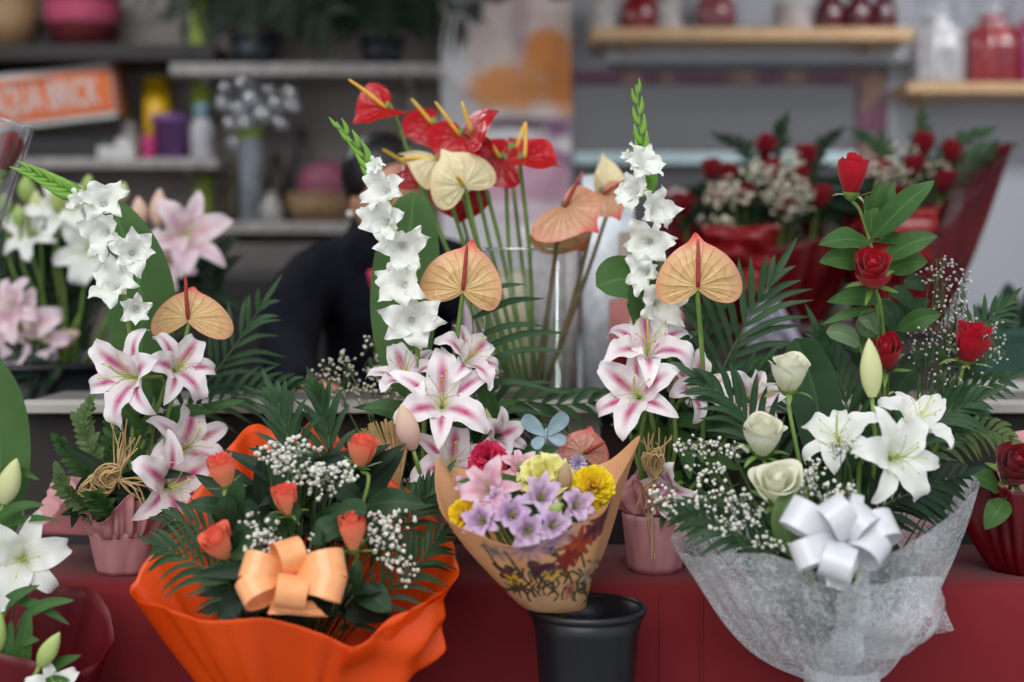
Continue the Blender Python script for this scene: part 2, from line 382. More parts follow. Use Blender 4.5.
def bud(label, a, b, w, mt, base, name='lily_bud', cat='flower bud', group=None):
    """a: stalk end, b: tip."""
    A, B = P(*a), P(*b); Bs = P(*base); L = np.linalg.norm(B - A); M = frame(B - A, up=(0, -1, 0)); r = S(w, a[2]) / 2
    o = thing(name, label, cat, Bs, group)
    v = np.linspace(0, 1, 14); pr = r * np.power(np.sin(pi * np.clip(v * .93 + .07, 0, 1)) , .75) * (1.05 - .25 * v); pr[-1] = .0003
    mb = MB().lathe(np.stack([pr, v * L], 1), A, 18, M, ripple=.08, nrip=3); part('sheath', mb, mt, o)
    part('stem', MB().tube(stem_pts(A, Bs, out=-nrm(B - A)), .003, .0035, 7), m_stem, o); return o
def anthurium(label, att, n, tip, size, mt, mspx, spdir, splen, base, cup=-.12, asp=1., stemmat=None, name='anthurium', fold=0., sr=.0034, bend=.06):
    """size: heart width in px; n: normal of the spathe; tip: direction of its point; spdir: spadix direction."""
    a = P(*att); Y = att[2]; w = S(size, Y); z = nrm(n); y = nrm(np.asarray(tip, float) - z * np.dot(tip, z)); M = np.stack([np.cross(y, z), y, z], 1)
    b = P(*base); o = thing(name, label, 'anthurium', b)
    t = np.linspace(0, 2 * pi, 73); ct = np.cos(t); sk = rng.uniform(-.10, .10); hx = np.where(ct < 0, 16 * np.sign(np.sin(t)) * np.abs(np.sin(t)) ** 1.28, 16 * np.sin(t) * (1 - .10 * np.maximum(ct, 0))) * (1 + sk * np.sin(t))
    hy = np.where(ct < 0, 15.5 * np.abs(ct) ** 1.05 + 3.2 * np.exp(-(hx / 2.0) ** 2) * (ct < 0), -5.6 * np.abs(np.sin(2 * t)) ** .85 - 1.0 * np.maximum(ct, 0) ** 6)
    hy = np.where(hy > 0, hy * asp, hy)
    s = np.linspace(.02, 1, 12)[:, None]; x = s * hx / 32; yy = s * hy / 32
    zz = cup * (x * 2) ** 2 * 1.0 + bend * np.sin(yy * 4.5) - .10 * np.maximum(0, yy) ** 2 * 2 + .010 * np.sin(t * 10)[None] * s * (1 - s) * 3 + fold * np.abs(x) + rng.normal(0, .012) * np.sin(5 * t)[None] * s ** 2
    co = np.stack([x, yy, zz], -1) * w
    part('spathe', MB().grid(co @ M.T + a), mt, o)
    sd = nrm(spdir); sl = S(splen, Y); q = crv([a, a + sd * sl * .5 + z * sl * .03, a + sd * sl], 9)
    part('spadix', MB().tube(q, np.array([.8, 1, 1, 1, .95, .9, .82, .7, .4]) * .0034, None, 9), mspx, o)
    out = -z * .5 + -y * .5
    part('stem', MB().tube(stem_pts(a - z * .002, b, .06, 12, out=out * .18), sr, sr * 1.1, 7), stemmat or m_stem, o); return o
def gladiolus(label, path, Y, florets, tipi, budn, seed_face=0.):
    p = [P(x, y, Y) for x, y in path]; o = thing('gladiolus', label, 'gladiolus', p[0])
    c = crv(p, 40); part('stem', MB().tube(c, .0045, .0018, 7), m_stem, o)
    for fx, fy, R, fdx, fdz, op in florets:
        f = nrm((fdx, -1, fdz)); C = P(fx, fy, Y - .036); f = nrm(f + np.array([rng.uniform(-.35, .35), 0, rng.uniform(-.2, .35)])); L = S(R, Y) * .88; M = frame(f, roll=rng.uniform(0, 1)); mb = MB(); c0 = C - f * L * .55
        for k in range(6):
            petal(mb, M, c0 + f * (.0008 if k % 2 else 0), k * pi / 3, L * rng.uniform(1.35, 1.65), L * (.46 if k % 2 == 0 else .36), rad(10), rad(op * 1.12 + rng.uniform(-18, 22)), prof=prof_floret, wave=.36, pw=1.1, nu=11, nv=15, cup=.18, freq=2.4, rec=rad(rng.uniform(0, 90)), tw=rng.uniform(-.28, .28))
        mb.ball(c0 + f * .001, .0042, 1); fl = part('floret', mb, m_glad, o)
        i = np.argmin(np.linalg.norm(c - c0, axis=1)); mg = MB()
        mg.tube(crv([c[i], (c[i] + c0) / 2 - f * .004, c0 - f * .003], 6), .003, .0025, 6)
        leaf(mg, [c[i], (c[i] + c0) / 2 - f * .006 + jit(.003), c0 - f * L * .1 + np.array([0, 0, L * .25])], .006, n=f, fold=.5)
        part('calyx', mg, m_lime, fl)
    tp = crv(c[tipi:], budn); mb = MB()
    for k in range(budn - 1):
        d = nrm(c[-1] - c[tipi]); side = nrm(np.cross(d, (0, 1, 0))) * (1 if k % 2 else -1); ln = .046 * (1 - .55 * k / budn)
        a = tp[k]; e = a + d * ln + side * ln * .25 + np.array([0, -.004, 0]); w = .0072 * (1 - .6 * k / budn)
        mb.tube(crv([a, a + d * ln * .45 + side * ln * .20, e], 7), np.array([.5, .9, 1, .95, .75, .45, .08]) * w, None, 7)
    mb.tube(tp, .004, .0006, 7); part('bud_spike', mb, m_lime, o); return o
def rose(label, px, py, Y, axis, w, h, mt, base, leaves=(), name='rose', bend=None, opn=0., mleaf=None, group=None, nin=5, sepals=True):
    """bloom centre in px, w and h its size in px."""
    z = nrm(axis); M = frame(z, up=(.2, -1, 0), roll=rng.uniform(0, 6)); r = S(w, Y) / 2; hh = S(h, Y); c = P(px, py, Y) - z * hh * .5; b = P(*base)
    o = thing(name, label, 'rose', b, group); core = MB(); tot = nin + 5
    def pet(mb, k):
        q = k / (tot - 1); az = k * 2.4; rk = r * (.16 + .76 * q); hk = hh * (1.0 - .10 * q + rng.uniform(-.03, .03)); half = 1.6 - .5 * q
        nu, nv = 13, 11; u = np.linspace(-1, 1, nu); v = np.linspace(0, 1, nv); U, V = np.meshgrid(u, v)
        R = rk * (.42 + .66 * np.sin(pi * np.minimum(V, .98) * (.60 if k >= nin else .52))) ; A = az + U * half * (.55 + .45 * np.sqrt(V))
        fl = np.clip((V - .72) / .28, 0, 1); R = R + r * (.06 + opn) * fl ** 2 * (1.6 if k >= nin else .25) * (1 - .4 * U ** 2) * (1 + .4 * np.sin(U * 5 + k))
        R = R * (1 - .08 * (1 - np.abs(U)) * 0) + .04 * r * U * (1 if k % 2 else -1)
        Z = hk * V * (1 - .20 * np.abs(U) ** 2.5 * V) - hh * (.05 + opn * .5) * fl ** 2 * (1 if k >= nin else 0) + hh * .015 * np.sin(U * 6 + k) * fl
        co = np.stack([R * np.cos(A), R * np.sin(A), Z], -1); mb.grid(co @ M.T + c)
    for k in range(nin): pet(core, k)
    core.lathe([(r * .1, hh * .1), (r * .3, hh * .35), (r * .3, hh * .7), (r * .12, hh * .88), (.0003, hh * .86)], c, 12, M)
    bl = part('bloom', core, mt, o)
    for k in range(nin, tot):
        mb = MB(); pet(mb, k); part('petal', mb, mt, bl)
    mb = MB().lathe([(.0028, -hh * .14), (r * .30, -hh * .10), (r * .5, hh * .02), (r * .55, hh * .08)], c, 14, M)
    if sepals:
        for k in range(5): petal(mb, M, c - z * hh * .04, k * 1.257, hh * .55, r * .16, rad(70), rad(rng.uniform(60, 150)), prof=prof_leaf, cup=.1, nu=3, nv=7, r0=r * .3)
    part('calyx', mb, m_stem, o)
    pts = [c - z * hh * .1] + ([P(*q) for q in bend] if bend else [c - z * hh * .9 + (b - c) * .2]) + [b]
    part('stem', MB().tube(crv(pts, 16), .0026, .0034, 7), m_stem, o)
    for lf in leaves:
        mb = MB(); A, B_, W = P(*lf[0]), P(*lf[1]), S(lf[2], lf[0][2]); md = (A + B_) / 2 + np.array([0, -.008, .006])
        leaf(mb, [A, md, B_], W / 2, n=lf[3] if len(lf) > 3 else (rng.uniform(-.4, .4), -1, rng.uniform(.1, .7)), fold=.22, wave=.08, nv=16, nu=7, prof=prof_rose); mb.tube([A - (B_ - A) * .2, A], .0012, .001, 5)
        part('leaf', mb, mleaf or m_green, o)
    return o
def frond(label, path, leaflen, n, W=7., ang=(70, 25), sides=(1, -1), base=None, mt=None, name='palm_frond', droop=.12, depthj=.3, group=None, trim=.0, lp=lambda t: np.sin(pi * (.22 + .7 * t)) ** .8, cat='palm leaf'):
    p = [P(*q) for q in path]; c = crv(p, 60); o = thing(name, label, cat, c[0], group); Y = path[0][2]
    part('rachis', MB().tube(c, .0022, .0007, 6), m_stemd, o); mb = MB()
    for i in range(n):
        t = trim + (1 - trim) * (i + .5) / n; k = int(t * 59); T = nrm(c[min(k + 1, 59)] - c[max(k - 1, 0)]); sd = nrm(np.cross(T, (0, 1, 0)))
        for s in sides:
            a = rad(ang[0] + (ang[1] - ang[0]) * t + rng.uniform(-6, 6)); d = nrm(T * cos(a) + sd * s * sin(a) + np.array([0, rng.uniform(-depthj, depthj) - .1, 0])); L = S(leaflen, Y) * lp(t) * rng.uniform(.88, 1.08)
            e = c[k] + d * L - np.array([0, 0, droop * L]); m = c[k] + d * L * .5 + np.array([0, -.02 * L, .06 * L])
            leaf(mb, [c[k], m, e], S(W, Y) / 2, n=nrm(np.cross(d, sd * s) * .0 + np.array([rng.uniform(-.5, .5), -1, rng.uniform(.0, .8)])), fold=.3, prof=prof_blade, nv=7, nu=3)
        if i == n - 1: leaf(mb, [c[-2], c[-1] + T * S(leaflen, Y) * .3, c[-1] + T * S(leaflen, Y) * .6], S(W, Y) / 2, fold=.3, prof=prof_blade, nv=7, nu=3)
    part('foliage', mb, mt or m_palm, o); return o
def big_leaf(label, pts, W, mt=None, n=(0, -1, .2), fold=.15, wave=.03, name='aspidistra_leaf', prof=prof_broad, cat='leaf', nv=22, twist=0., petiole=True):
    q = [P(*x) for x in pts]; o = thing(name, label, cat, q[0]); mb = MB(); leaf(mb, q, S(W, pts[0][2]) / 2, n=n, fold=fold, prof=prof, nv=nv, nu=13, wave=wave, twist=twist)
    part('blade', mb, mt or m_asp, o)
    d = nrm(q[0] - q[1]); part('stalk', MB().tube([q[0] + d * .03, q[0], q[0] - d * .01], .003, .002, 6), m_stem, o); return o
def leafy(label, specs, base, mt, name='lily_foliage', cat='foliage', n=None, prof=prof_leaf, fold=.25, group=None, stalk=True):
    """a sprig: each spec is (base px, tip px, width px)."""
    b = P(*base); o = thing(name, label, cat, b, group); ms = MB()
    for sp in specs:
        A, B_ = P(*sp[0]), P(*sp[1]); mb = MB(); L = np.linalg.norm(B_ - A)
        leaf(mb, [A, (A + B_) / 2 + np.array([0, -.05 * L, .10 * L]), B_], S(sp[2], sp[0][2]) / 2, n=n or (rng.uniform(-.5, .5), -1, rng.uniform(.1, .9)), fold=fold, prof=prof, nv=12, nu=5, wave=.04)
        part('leaf', mb, mt, o)
        ms.tube(stem_pts(A, b, .08, 7), .0012, .002, 5)
    part('stem', ms, m_stemd, o); return o
def gyp(label, base, clusters, r=2.6, mt=None, name='gypsophila', group=None, sub=1):
    b = P(*base); o = thing(name, label, 'gypsophila', b, group); ms = MB(); mb = MB(); mt = mt or m_gyp
    for cx, cy, Y, rx, ry, n in clusters:
        c = P(cx, cy, Y); root = c * .75 + b * .25 + jit(.01); ms.tube(stem_pts(b, root, .1, 6), .0014, .0009, 4)
        subs = [c + np.array([S(rx, Y) * x * .6, z * .02, S(ry, Y) * y * .6]) for x, y, z in rng.uniform(-1, 1, (max(3, n // 8), 3))]
        for s in subs: ms.tube(stem_pts(root, s, .1, 5), .0008, .0006, 4)
        for i in range(n):
            a = rng.uniform(0, 6.28); q = rng.random() ** .6; p = c + np.array([S(rx, Y) * cos(a) * q, rng.uniform(-.03, .02), S(ry, Y) * sin(a) * q])
            s = subs[int(np.argmin([np.linalg.norm(p - x) for x in subs]))]; ms.tube([s, (s + p) / 2 + jit(.002), p], .0005, .0004, 3, False)
            rr = r * rng.uniform(.6, 1.15) / 1000
            mb.ball(p, (rr, rr, rr * .8), sub, .22, frame(jit(1) + np.array([0, -.8, .6])))
    part('stem', ms, m_stemd, o); part('blossom', mb, mt, o, kind='stuff'); return o
def carnation(label, px, py, Y, R, mt, base, name='carnation', n=34, axis=(0, -1, .6), cat='carnation', flat=.75, wave=.35):
    z = nrm(axis); M = frame(z); r = S(R, Y); c = P(px, py, Y) - z * r * .5; b = P(*base); o = thing(name, label, cat, b); mb = MB()
    for k in range(n):
        q = (k + .5) / n; a = k * 2.39996
        petal(mb, M, c, a, r * rng.uniform(.95, 1.15), r * .34, rad(4 + 86 * q ** .8), rad(20 + 100 * q ** .8), prof=lambda v: .15 + .95 * v ** 1.2, wave=wave, freq=2, cup=.1, nu=7, nv=7, r0=.002)
    part('bloom', mb, mt, o); part('calyx', MB().lathe([(.003, -r * .9), (r * .22, -r * .6), (r * .3, 0)], c, 12, M), m_stem, o)
    part('stem', MB().tube(stem_pts(c - z * r * .8, b, out=-z), .0025, .003, 6), m_stem, o); return o
def mum(label, px, py, Y, R, mt, base, axis=(0, -1, .5), n=130, name='chrysanthemum'):
    z = nrm(axis); M = frame(z); r = S(R, Y); c = P(px, py, Y) - z * r * .35; b = P(*base); o = thing(name, label, 'chrysanthemum', b); mb = MB()
    for k in range(n):
        q = (k + .5) / n; t0 = rad(4 + 108 * q ** .6)
        petal(mb, M, c, k * 2.39996, r * rng.uniform(.9, 1.06), r * .115, t0, t0 + rad(rng.uniform(-40, 10)), prof=lambda v: .5 + .6 * np.sin(pi * v * .85), cup=.8, nu=3, nv=5, r0=.001)
    part('bloom', mb, mt, o); part('stem', MB().tube(stem_pts(c, b, out=-z), .0025, .003, 6), m_stem, o); return o
def loft(rim, bc, rb, n=140, m=26, pw=.8, wr=.006, nf=11, zp=1., seed=0, curl=0., cr=0.):
    R = crv([P(*q) for q in rim], n, True); c = P(*bc); an = np.arctan2(R[:, 1] - c[1], R[:, 0] - c[0])
    B = c + rb * np.stack([np.cos(an), np.sin(an), 0 * an], 1); g = np.random.default_rng(seed); t = np.linspace(0, 2 * pi, n, endpoint=False)
    nz = sum(np.sin(k * t + g.uniform(0, 6.28)) * g.uniform(.3, 1) for k in (nf, nf * 2 - 3, nf // 2 + 1)) / 2
    nz2 = sum(np.sin(k * t + g.uniform(0, 6.28)) for k in (3, 5)) / 2
    v = np.linspace(0, 1, m)[:, None]; rad_ = np.stack([np.cos(an), np.sin(an), 0 * an], 1)
    hv = v ** pw; zv = v ** zp
    co = np.empty((m, n, 3)); co[..., :2] = B[None, :, :2] * (1 - hv[..., None]) + R[None, :, :2] * hv[..., None]; co[..., 2] = B[None, :, 2] * (1 - zv) + R[None, :, 2] * zv
    amp = wr * (np.sin(pi * v ** .8) * .9 + .35 * v) * nz[None] + wr * .8 * np.sin(pi * v) * nz2[None] * np.sin(4 * v + 1)
    co += amp[..., None] * rad_[None]
    if cr: co += (cr * ((np.abs(np.sin(nf * .5 * t + 1)) + .7 * np.abs(np.sin(nf * t * .5 * 3 + 2.2)) + .5 * np.abs(np.sin(8.5 * t + .4)) - 1.35)[None] * np.sqrt(1 - v * .75) * np.minimum(1, v * 5)))[..., None] * rad_[None]
    if curl: co += (curl * np.clip((v - .85) / .15, 0, 1) ** 2)[..., None] * rad_[None]
    return co
def sheet(c00, c10, c11, c01, bulge=.02, n=20, wr=.003, seed=0):
    A, B_, C, D = (P(*q) for q in (c00, c10, c11, c01)); g = np.random.default_rng(seed); U, V = np.meshgrid(np.linspace(0, 1, n), np.linspace(0, 1, n))
    co = A * ((1 - U) * (1 - V))[..., None] + B_ * (U * (1 - V))[..., None] + C * (U * V)[..., None] + D * ((1 - U) * V)[..., None]
    nn = nrm(np.cross(B_ - A, D - A)); nn = nn if nn[1] < 0 else -nn
    a, b = g.uniform(0, 6, 2)
    d = bulge * np.sin(pi * U) * np.sin(pi * V) + wr * np.sin(U * 9 + V * 6 + a) + wr * np.sin(V * 13 - U * 4 + b)
    return co + d[..., None] * nn
def loops(o, parent, mt, specs, Y, kn):
    """satin bow: specs (px,py of the loop's far end, width px, thickness px, forward) round the knot kn."""
    K = P(*kn); bw = part('bow', MB().ball(K, (S(9, Y), .010, S(8, Y)), 2), mt, parent)
    for (x, y, w, th, fw, tilt) in specs:
        E = P(x, y, Y - fw); d = E - K; L = np.linalg.norm(d); d = d / L; tv = np.array([rng.uniform(-.5, .5), -1, tilt + rng.uniform(-.1, .5)]); nn = nrm(tv - d * np.dot(tv, d)); sd = np.cross(d, nn)
        t = np.linspace(0, 2 * pi, 40); a = L * (1 - np.cos(t)) / 2; h = S(th, Y) * .5 * np.sin(t) * np.power(np.maximum(a / L, 1e-6), .35) * 1.5
        c = K + d * a[:, None] + nn * h[:, None]; u = np.linspace(-1, 1, 5); ww = S(w, Y) * .5 * np.clip(.30 + a / L * 1.1, 0, .9)
        part('loop', MB().grid(c[:, None] + sd * (u[None] * ww[:, None])[..., None]), mt, bw)
    return bw

# ------------------------------------------------------------------ setting
TZ = .893; LZ = P(512, 403, 2.3)[2]          # table top, ledge top
YB = 5.2
m_floor = mat('grey_floor', (120, 116, 112), .6, 0)
m_ground = mat('pavement', (150, 148, 145), .8, 0, col2=(132, 131, 130), scale=3)
struct('ground', MB().box((0, -3.6, -.01), (16, 11, .02)), m_ground, 'grey pavement in front of the flower stall')
struct('floor', MB().box((0, 3.65, -.01), (7.2, 3.5, .02)), m_floor, 'grey floor inside the flower stall')
def slats():
    t = NT('grey_panelling'); tc = t.n('ShaderNodeTexCoord'); sp = t.n('ShaderNodeSeparateXYZ'); t.l(tc.outputs['Object'], sp.inputs[0])
    w = t.math('FRACT', t.math('MULTIPLY', sp.outputs[2], 9.)); g = t.ramp(w, [(0., 1.), (.05, 0.)])
    c = t.mix(t.ramp(t.noise(4), [(.3, 0.), (.7, 1.)]), (124, 115, 110), (138, 129, 124)); c = t.mix(t.math('MULTIPLY', g, .35), c, (84, 78, 76))
    return t.out(c, .6, 0, spec=.3)
m_slat = slats()
m_wallw = mat('pale_wall', (186, 188, 194), .6, 0, col2=(176, 178, 186), scale=2)
xs = P(440, 0, YB)[0]
struct('wall_back_left', MB().box(((xs - 3.6) / 2, YB + .05, 1.4), (xs + 3.6, .1, 2.8)), m_slat, 'grey panelled back wall behind the shelves')
struct('wall_back_right', MB().box(((xs + 3.6) / 2, YB + .05, 1.4), (3.6 - xs, .1, 2.8)), m_wallw, 'pale back wall behind the mirror and red rose bouquets')
struct('wall_left', MB().box((-3.65, 3.65, 1.4), (.1, 3.3, 2.8)), m_slat, 'grey side wall of the stall')
struct('wall_right', MB().box((3.65, 3.65, 1.4), (.1, 3.3, 2.8)), m_wallw, 'pale side wall of the stall')
struct('ceiling', MB().box((0, 3.85, 2.84), (7.4, 2.9, .08)), m_wht, 'white ceiling of the stall')

def bx(x0, y0, x1, y1, Y, d):
    """box whose front face covers the pixel rectangle at depth Y, d deep"""
    a = P(x0, y0, Y); b = P(x1, y1, Y); return ((a[0] + b[0]) / 2, Y + d / 2, (a[2] + b[2]) / 2), (abs(b[0] - a[0]), d, abs(a[2] - b[2]))
def shelf(label, x0, y0, x1, y1, m, d=.26, Y=None):
    Y = Y or YB - d - .002; c, s = bx(x0, y0, x1, y1, Y, d); mb = MB().box(c, s); o = thing('wall_shelf', label, 'shelf', c)
    part('board', mb, m, o, False, .004); 
    for f in (.12, .88):
        x = c[0] - s[0] / 2 + s[0] * f; zb = c[2] - s[2] / 2
        pr = [(c[1] - d * .3, zb), (c[1] + d / 2, zb), (c[1] + d / 2, zb - .12), (c[1] + d / 2 - .02, zb - .12), (c[1] + d / 2 - .03, zb - .03), (c[1] - d * .3, zb - .018)]
        n_ = len(pr); mb = MB().add([(x + q, y, z) for q in (-.01, .01) for y, z in pr], [[k, (k + 1) % n_, (k + 1) % n_ + n_, k + n_] for k in range(n_)]); mb.f.append(list(range(n_))); mb.f.append(list(range(2 * n_ - 1, n_ - 1, -1)))
        part('bracket', mb, m, o, False)
    return c[2] + s[2] / 2
m_dshelf = mat('dark_wood', (34, 27, 24), .6, 0, col2=(26, 21, 20), scale=10)
m_gshelf = mat('grey_shelf', (150, 144, 142), .45, 0)
m_wood = mat('light_wood', (206, 170, 130), .5, 0, col2=(184, 146, 106), scale=12)
z1 = shelf('long dark brown wooden shelf with two baskets on it', -60, 44, 215, 60, m_dshelf)
z2 = shelf('long pale grey shelf carrying two dark plant pots', 170, 63, 439, 75, m_gshelf)
z3 = shelf('grey shelf with the orange foam box and purple pot', -60, 158, 217, 168, m_gshelf)
z4 = shelf('low grey shelf behind the person in the dark jacket', 214, 222, 352, 233, m_gshelf)
z5 = shelf('long light wood shelf with jars above the mirror', 592, 27, 914, 40, m_wood, d=.30)
z6 = shelf('short light wood shelf with gift wrapped bags', 908, 82, 1100, 93, m_wood, d=.26)
# lime uprights
m_lime2 = mat('lime_paint', (150, 170, 34), .5, 0)
mb = MB(); c, s = bx(190, -30, 212, 300, YB - .03, .025); mb.box(c, s); solo('shelf_upright', mb, m_lime2, 'lime green upright strip behind the shelf ends', 'shelf support', smooth=False, bevel=.003)
# low cabinet under the lowest shelf
m_cab = mat('brown_cabinet', (92, 84, 80), .5, 0)
c, s = bx(60, 244, 440, 620, YB - .3, .28)
o = thing('low_cabinet', 'dim grey brown cabinet under the low shelf', 'cabinet', (c[0], c[1], 0)); part('body', MB().box((c[0], c[1], (c[2] + s[2] / 2) / 2), (s[0], s[1], c[2] + s[2] / 2)), m_cab, o, False, .004)
dd = MB()
for k in range(3):
    d = MB().box((c[0] + (k - 1) * s[0] / 3, c[1] - s[1] / 2 - .008, .62), (s[0] / 3 - .02, .015, 1.1)); q = part('door', d, m_cab, o, False, .003)
    part('handle', MB().tube([(c[0] + (k - 1) * s[0] / 3 + .15, c[1] - s[1] / 2 - .03, .8), (c[0] + (k - 1) * s[0] / 3 + .15, c[1] - s[1] / 2 - .03, .95)], .006, .006, 8), m_gshelf, q)
# counter with the ledge
m_ledge = mat('ledge_white', (178, 174, 166), .5, 0, col2=(160, 156, 150), scale=14)
m_cgrey = mat('counter_grey', (84, 78, 76), .6, 0, col2=(70, 66, 64))
lx0, lx1 = P(14, 405, 2.3)[0], P(1120, 405, 2.3)[0]
o = thing('display_counter', 'grey counter with a long whitish ledge behind the lilies', 'counter', ((lx0 + lx1) / 2, 2.62, 0))
part('ledge', MB().box(((lx0 + lx1) / 2, 2.325, LZ - .008), (lx1 - lx0, .07, .016)), m_ledge, o, False, .002)
part('worktop', MB().box(((lx0 + lx1) / 2, 2.46, LZ - .012), (lx1 - lx0, .2, .018)), m_cgrey, o, False, .002)
part('lower_worktop', MB().box(((lx0 + lx1) / 2, 2.74, LZ - .115), (lx1 - lx0, .36, .03)), m_cgrey, o, False, .003)
part('riser', MB().box(((lx0 + lx1) / 2, 2.555, LZ - .06), (lx1 - lx0, .012, .085)), m_cgrey, o, False)
wp = bx(536, 412, 600, 560, 2.333, .008); part('white_panel', MB().box(*wp), m_wht, o, False, .001)
part('front_panel', MB().box(((lx0 + lx1) / 2, 2.345, LZ / 2 - .012), (lx1 - lx0, .02, LZ - .024)), mat('front_dark', (46, 38, 35), .7, 0, col2=(34, 29, 28), scale=6), o, False, .002)
# red cloth over the table
tx0, tx1 = P(-60, 600, 2.02)[0], P(1120, 600, 2.02)[0]; n = 260; xs_ = np.linspace(tx0, tx1, n)
wv = .004 * np.sin(xs_ * 9 + 1) + .003 * np.sin(xs_ * 23) + .0025 * np.sin(xs_ * 41 + 2)
rows = [(2.315, TZ)] + [(2.06, TZ), (2.035, TZ), (2.022, TZ - .004), (2.016, TZ - .014)] + [(2.014 - .0 * k, TZ - .014 - k * (TZ - .05) / 14) for k in range(1, 15)]
co = np.array([[[x, y + (w * min(1, (TZ - z) * 6) if y < 2.03 else 0), z] for x, w in zip(xs_, wv)] for y, z in rows])
o = thing('tablecloth', 'dark red cloth hanging over the front of the display table', 'tablecloth', ((tx0 + tx1) / 2, 2.15, 0))
part('cloth', MB().grid(co), m_cloth, o, solid=.002)
sm = MB()
for px_ in (83, 660, 700):
    x = P(px_, 600, 2.01)[0]; i = int(np.argmin(abs(xs_ - x))); sm.tube([co[r, i] - np.array([0, .003, 0]) for r in range(4, len(rows))], .0022, .0022, 5)
part('seam', sm, m_cloth, o)
tb = thing('display_table', 'plain table hidden under the dark red cloth', 'table', ((tx0 + tx1) / 2, 2.17, 0))
part('table_top', MB().box(((tx0 + tx1) / 2, 2.18, TZ - .018), (tx1 - tx0 - .02, .27, .03)), m_dshelf, tb, False)
for sx in (tx0 + .05, tx1 - .05):
    for yy in (2.08, 2.28): part('leg', MB().box((sx, yy, (TZ - .033) / 2), (.04, .04, TZ - .033)), m_dshelf, tb, False)

# ------------------------------------------------------------------ things on the shelves
Ys = YB - .15
def at(px, py, Y=Ys): return P(px, py, Y)
# wicker basket
m_wick = mat('wicker', (150, 120, 84), .7, 0, col2=(110, 84, 58), scale=90)
def basket(label, px, w, ht, m, zt, rim=None, Y=Ys, band=None):
    x = P(px, 0, Y)[0]; r = S(w, Y) / 2; h = S(ht, Y); o = thing('basket', label, 'basket', (x, Y, zt + .001))
    part('body', MB().lathe([(.001, .003), (r * .82, .003), (r, h), (r * .95, h), (r * .78, .012), (.001, .012)], (x, Y, zt), 40, ripple=.012, nrip=20), m, o)
    part('rim', MB().lathe([(r * .97, h - .012), (r * 1.04, h), (r * .97, h + .012), (r * .93, h)], (x, Y, zt), 40), rim or m, o)
    if band: part('band', MB().lathe([(r * .905, h * .42), (r * .975, h * .80), (r * 1.01, h * .80), (r * .93, h * .42)], (x, Y, zt), 40), band, o)
    return o
basket('brown wicker basket at the end of the dark shelf', 4, 66, 46, m_wick, z1)
o = leafy('bright green plant sticking out of the wicker basket', [((4 + k * 4, 2, Ys), (-14 + k * 9, -22 - 6 * (k % 3), Ys), 12) for k in range(6)], (4, 20, Ys), mat('fresh_green', (96, 140, 52), .5), name='basket_plant', cat='plant')
m_knit = mat('white_knit', (170, 160, 158), .8, 0, col2=(140, 130, 130), scale=60); m_kp = mat('pink_knit', (150, 54, 82), .8, 0, scale=60); m_kr = mat('red_knit', (88, 14, 22), .8, 0, scale=60)
basket('red basket with pink band and white top on the dark shelf', 82, 74, 54, m_kr, z1, m_knit, band=m_kp)
# dark pots with palms
for px, w, ht, lb in ((254, 50, 33, 'wider dark blue plant pot on the grey shelf, palm leaves above'), (382, 46, 30, 'narrower dark blue plant pot on the grey shelf, beside the poster')):
    x = P(px, 0, Ys)[0]; r = S(w, Ys) / 2; h = S(ht, Ys); o = thing('plant_pot', lb, 'plant pot', (x, Ys, z2 + .001)); mp = mat('dark_pot', (20, 28, 38), .5, 0)
    part('pot', MB().lathe([(.001, .003), (r * .8, .003), (r * .94, h * .8), (r * .94, h * .8), (r, h * .8), (r, h), (r * .92, h), (r * .88, h * .7), (.001, h * .7)], (x, Ys, z2), 36), mp, o)
    for k in range(9):
        a = k * .7 + .3; mb = MB(); A = np.array([x, Ys - .02, z2 + h * .7]); E = A + np.array([cos(a) * .30, -.1 + .12 * sin(a * 1.7), .16 + .10 * sin(a * 3)]); c = crv([A, A + np.array([cos(a) * .1, 0, .17]), E], 16); mb.tube(c, .003, .001, 5)
        for i in range(3, 16):
            T = nrm(c[min(i + 1, 15)] - c[i - 1])
            for s in (1, -1):
                d = nrm(T * .5 + s * np.cross(T, (0, 1, 0)) + jit(.25) - np.array([0, 0, .3])); leaf(mb, [c[i], c[i] + d * .07, c[i] + d * .13 - np.array([0, 0, .03])], .008, prof=prof_blade, nv=5, nu=3)
        part('palm_leaf', mb, m_dark, o)
# orange foam box
m_box = mat('orange_card', (204, 98, 40), .5, 0, var=.04); m_boxw = mat('card_white', (190, 188, 186), .5, 0, var=.04)
Yb = YB - .21; A, B_ = P(-48, 108, Yb), P(116, 98, Yb); tl = math.atan2(P(112, 121, Yb)[2] - P(0, 134, Yb)[2], P(112, 121, Yb)[0] - P(0, 134, Yb)[0])
bc = P(33, 99, Yb); bw, bh = S(160, Yb), S(54, Yb); RM = np.array([[cos(tl), 0, -sin(tl)], [0, 1, 0], [sin(tl), 0, cos(tl)]])
o = thing('foam_box', 'orange box lettered AQUA BRICK tilted on the grey shelf', 'box', bc - np.array([0, 0, bh * .6]))
part('carton', MB().box(bc + np.array([0, .06, 0]), (bw, .12, bh), RM), m_boxw, o, False, .003)
part('front_label', MB().box(bc + RM @ np.array([-.0, -.003, .0]), (bw * .985, .004, bh * .78), RM), m_box, o, False)
part('side_flap', MB().box(bc + RM @ np.array([bw / 2 + .012, .05, 0]), (.012, .1, bh * .95), RM), mat('flap_brown', (140, 74, 40), .6, 0), o, False)
fc = bpy.data.curves.new('lettering', 'FONT'); fc.body = 'AQUA BRICK'; fc.size = bh * .72; fc.align_x = 'RIGHT'; fc.align_y = 'CENTER'; fc.extrude = .001; fc.offset = .0018
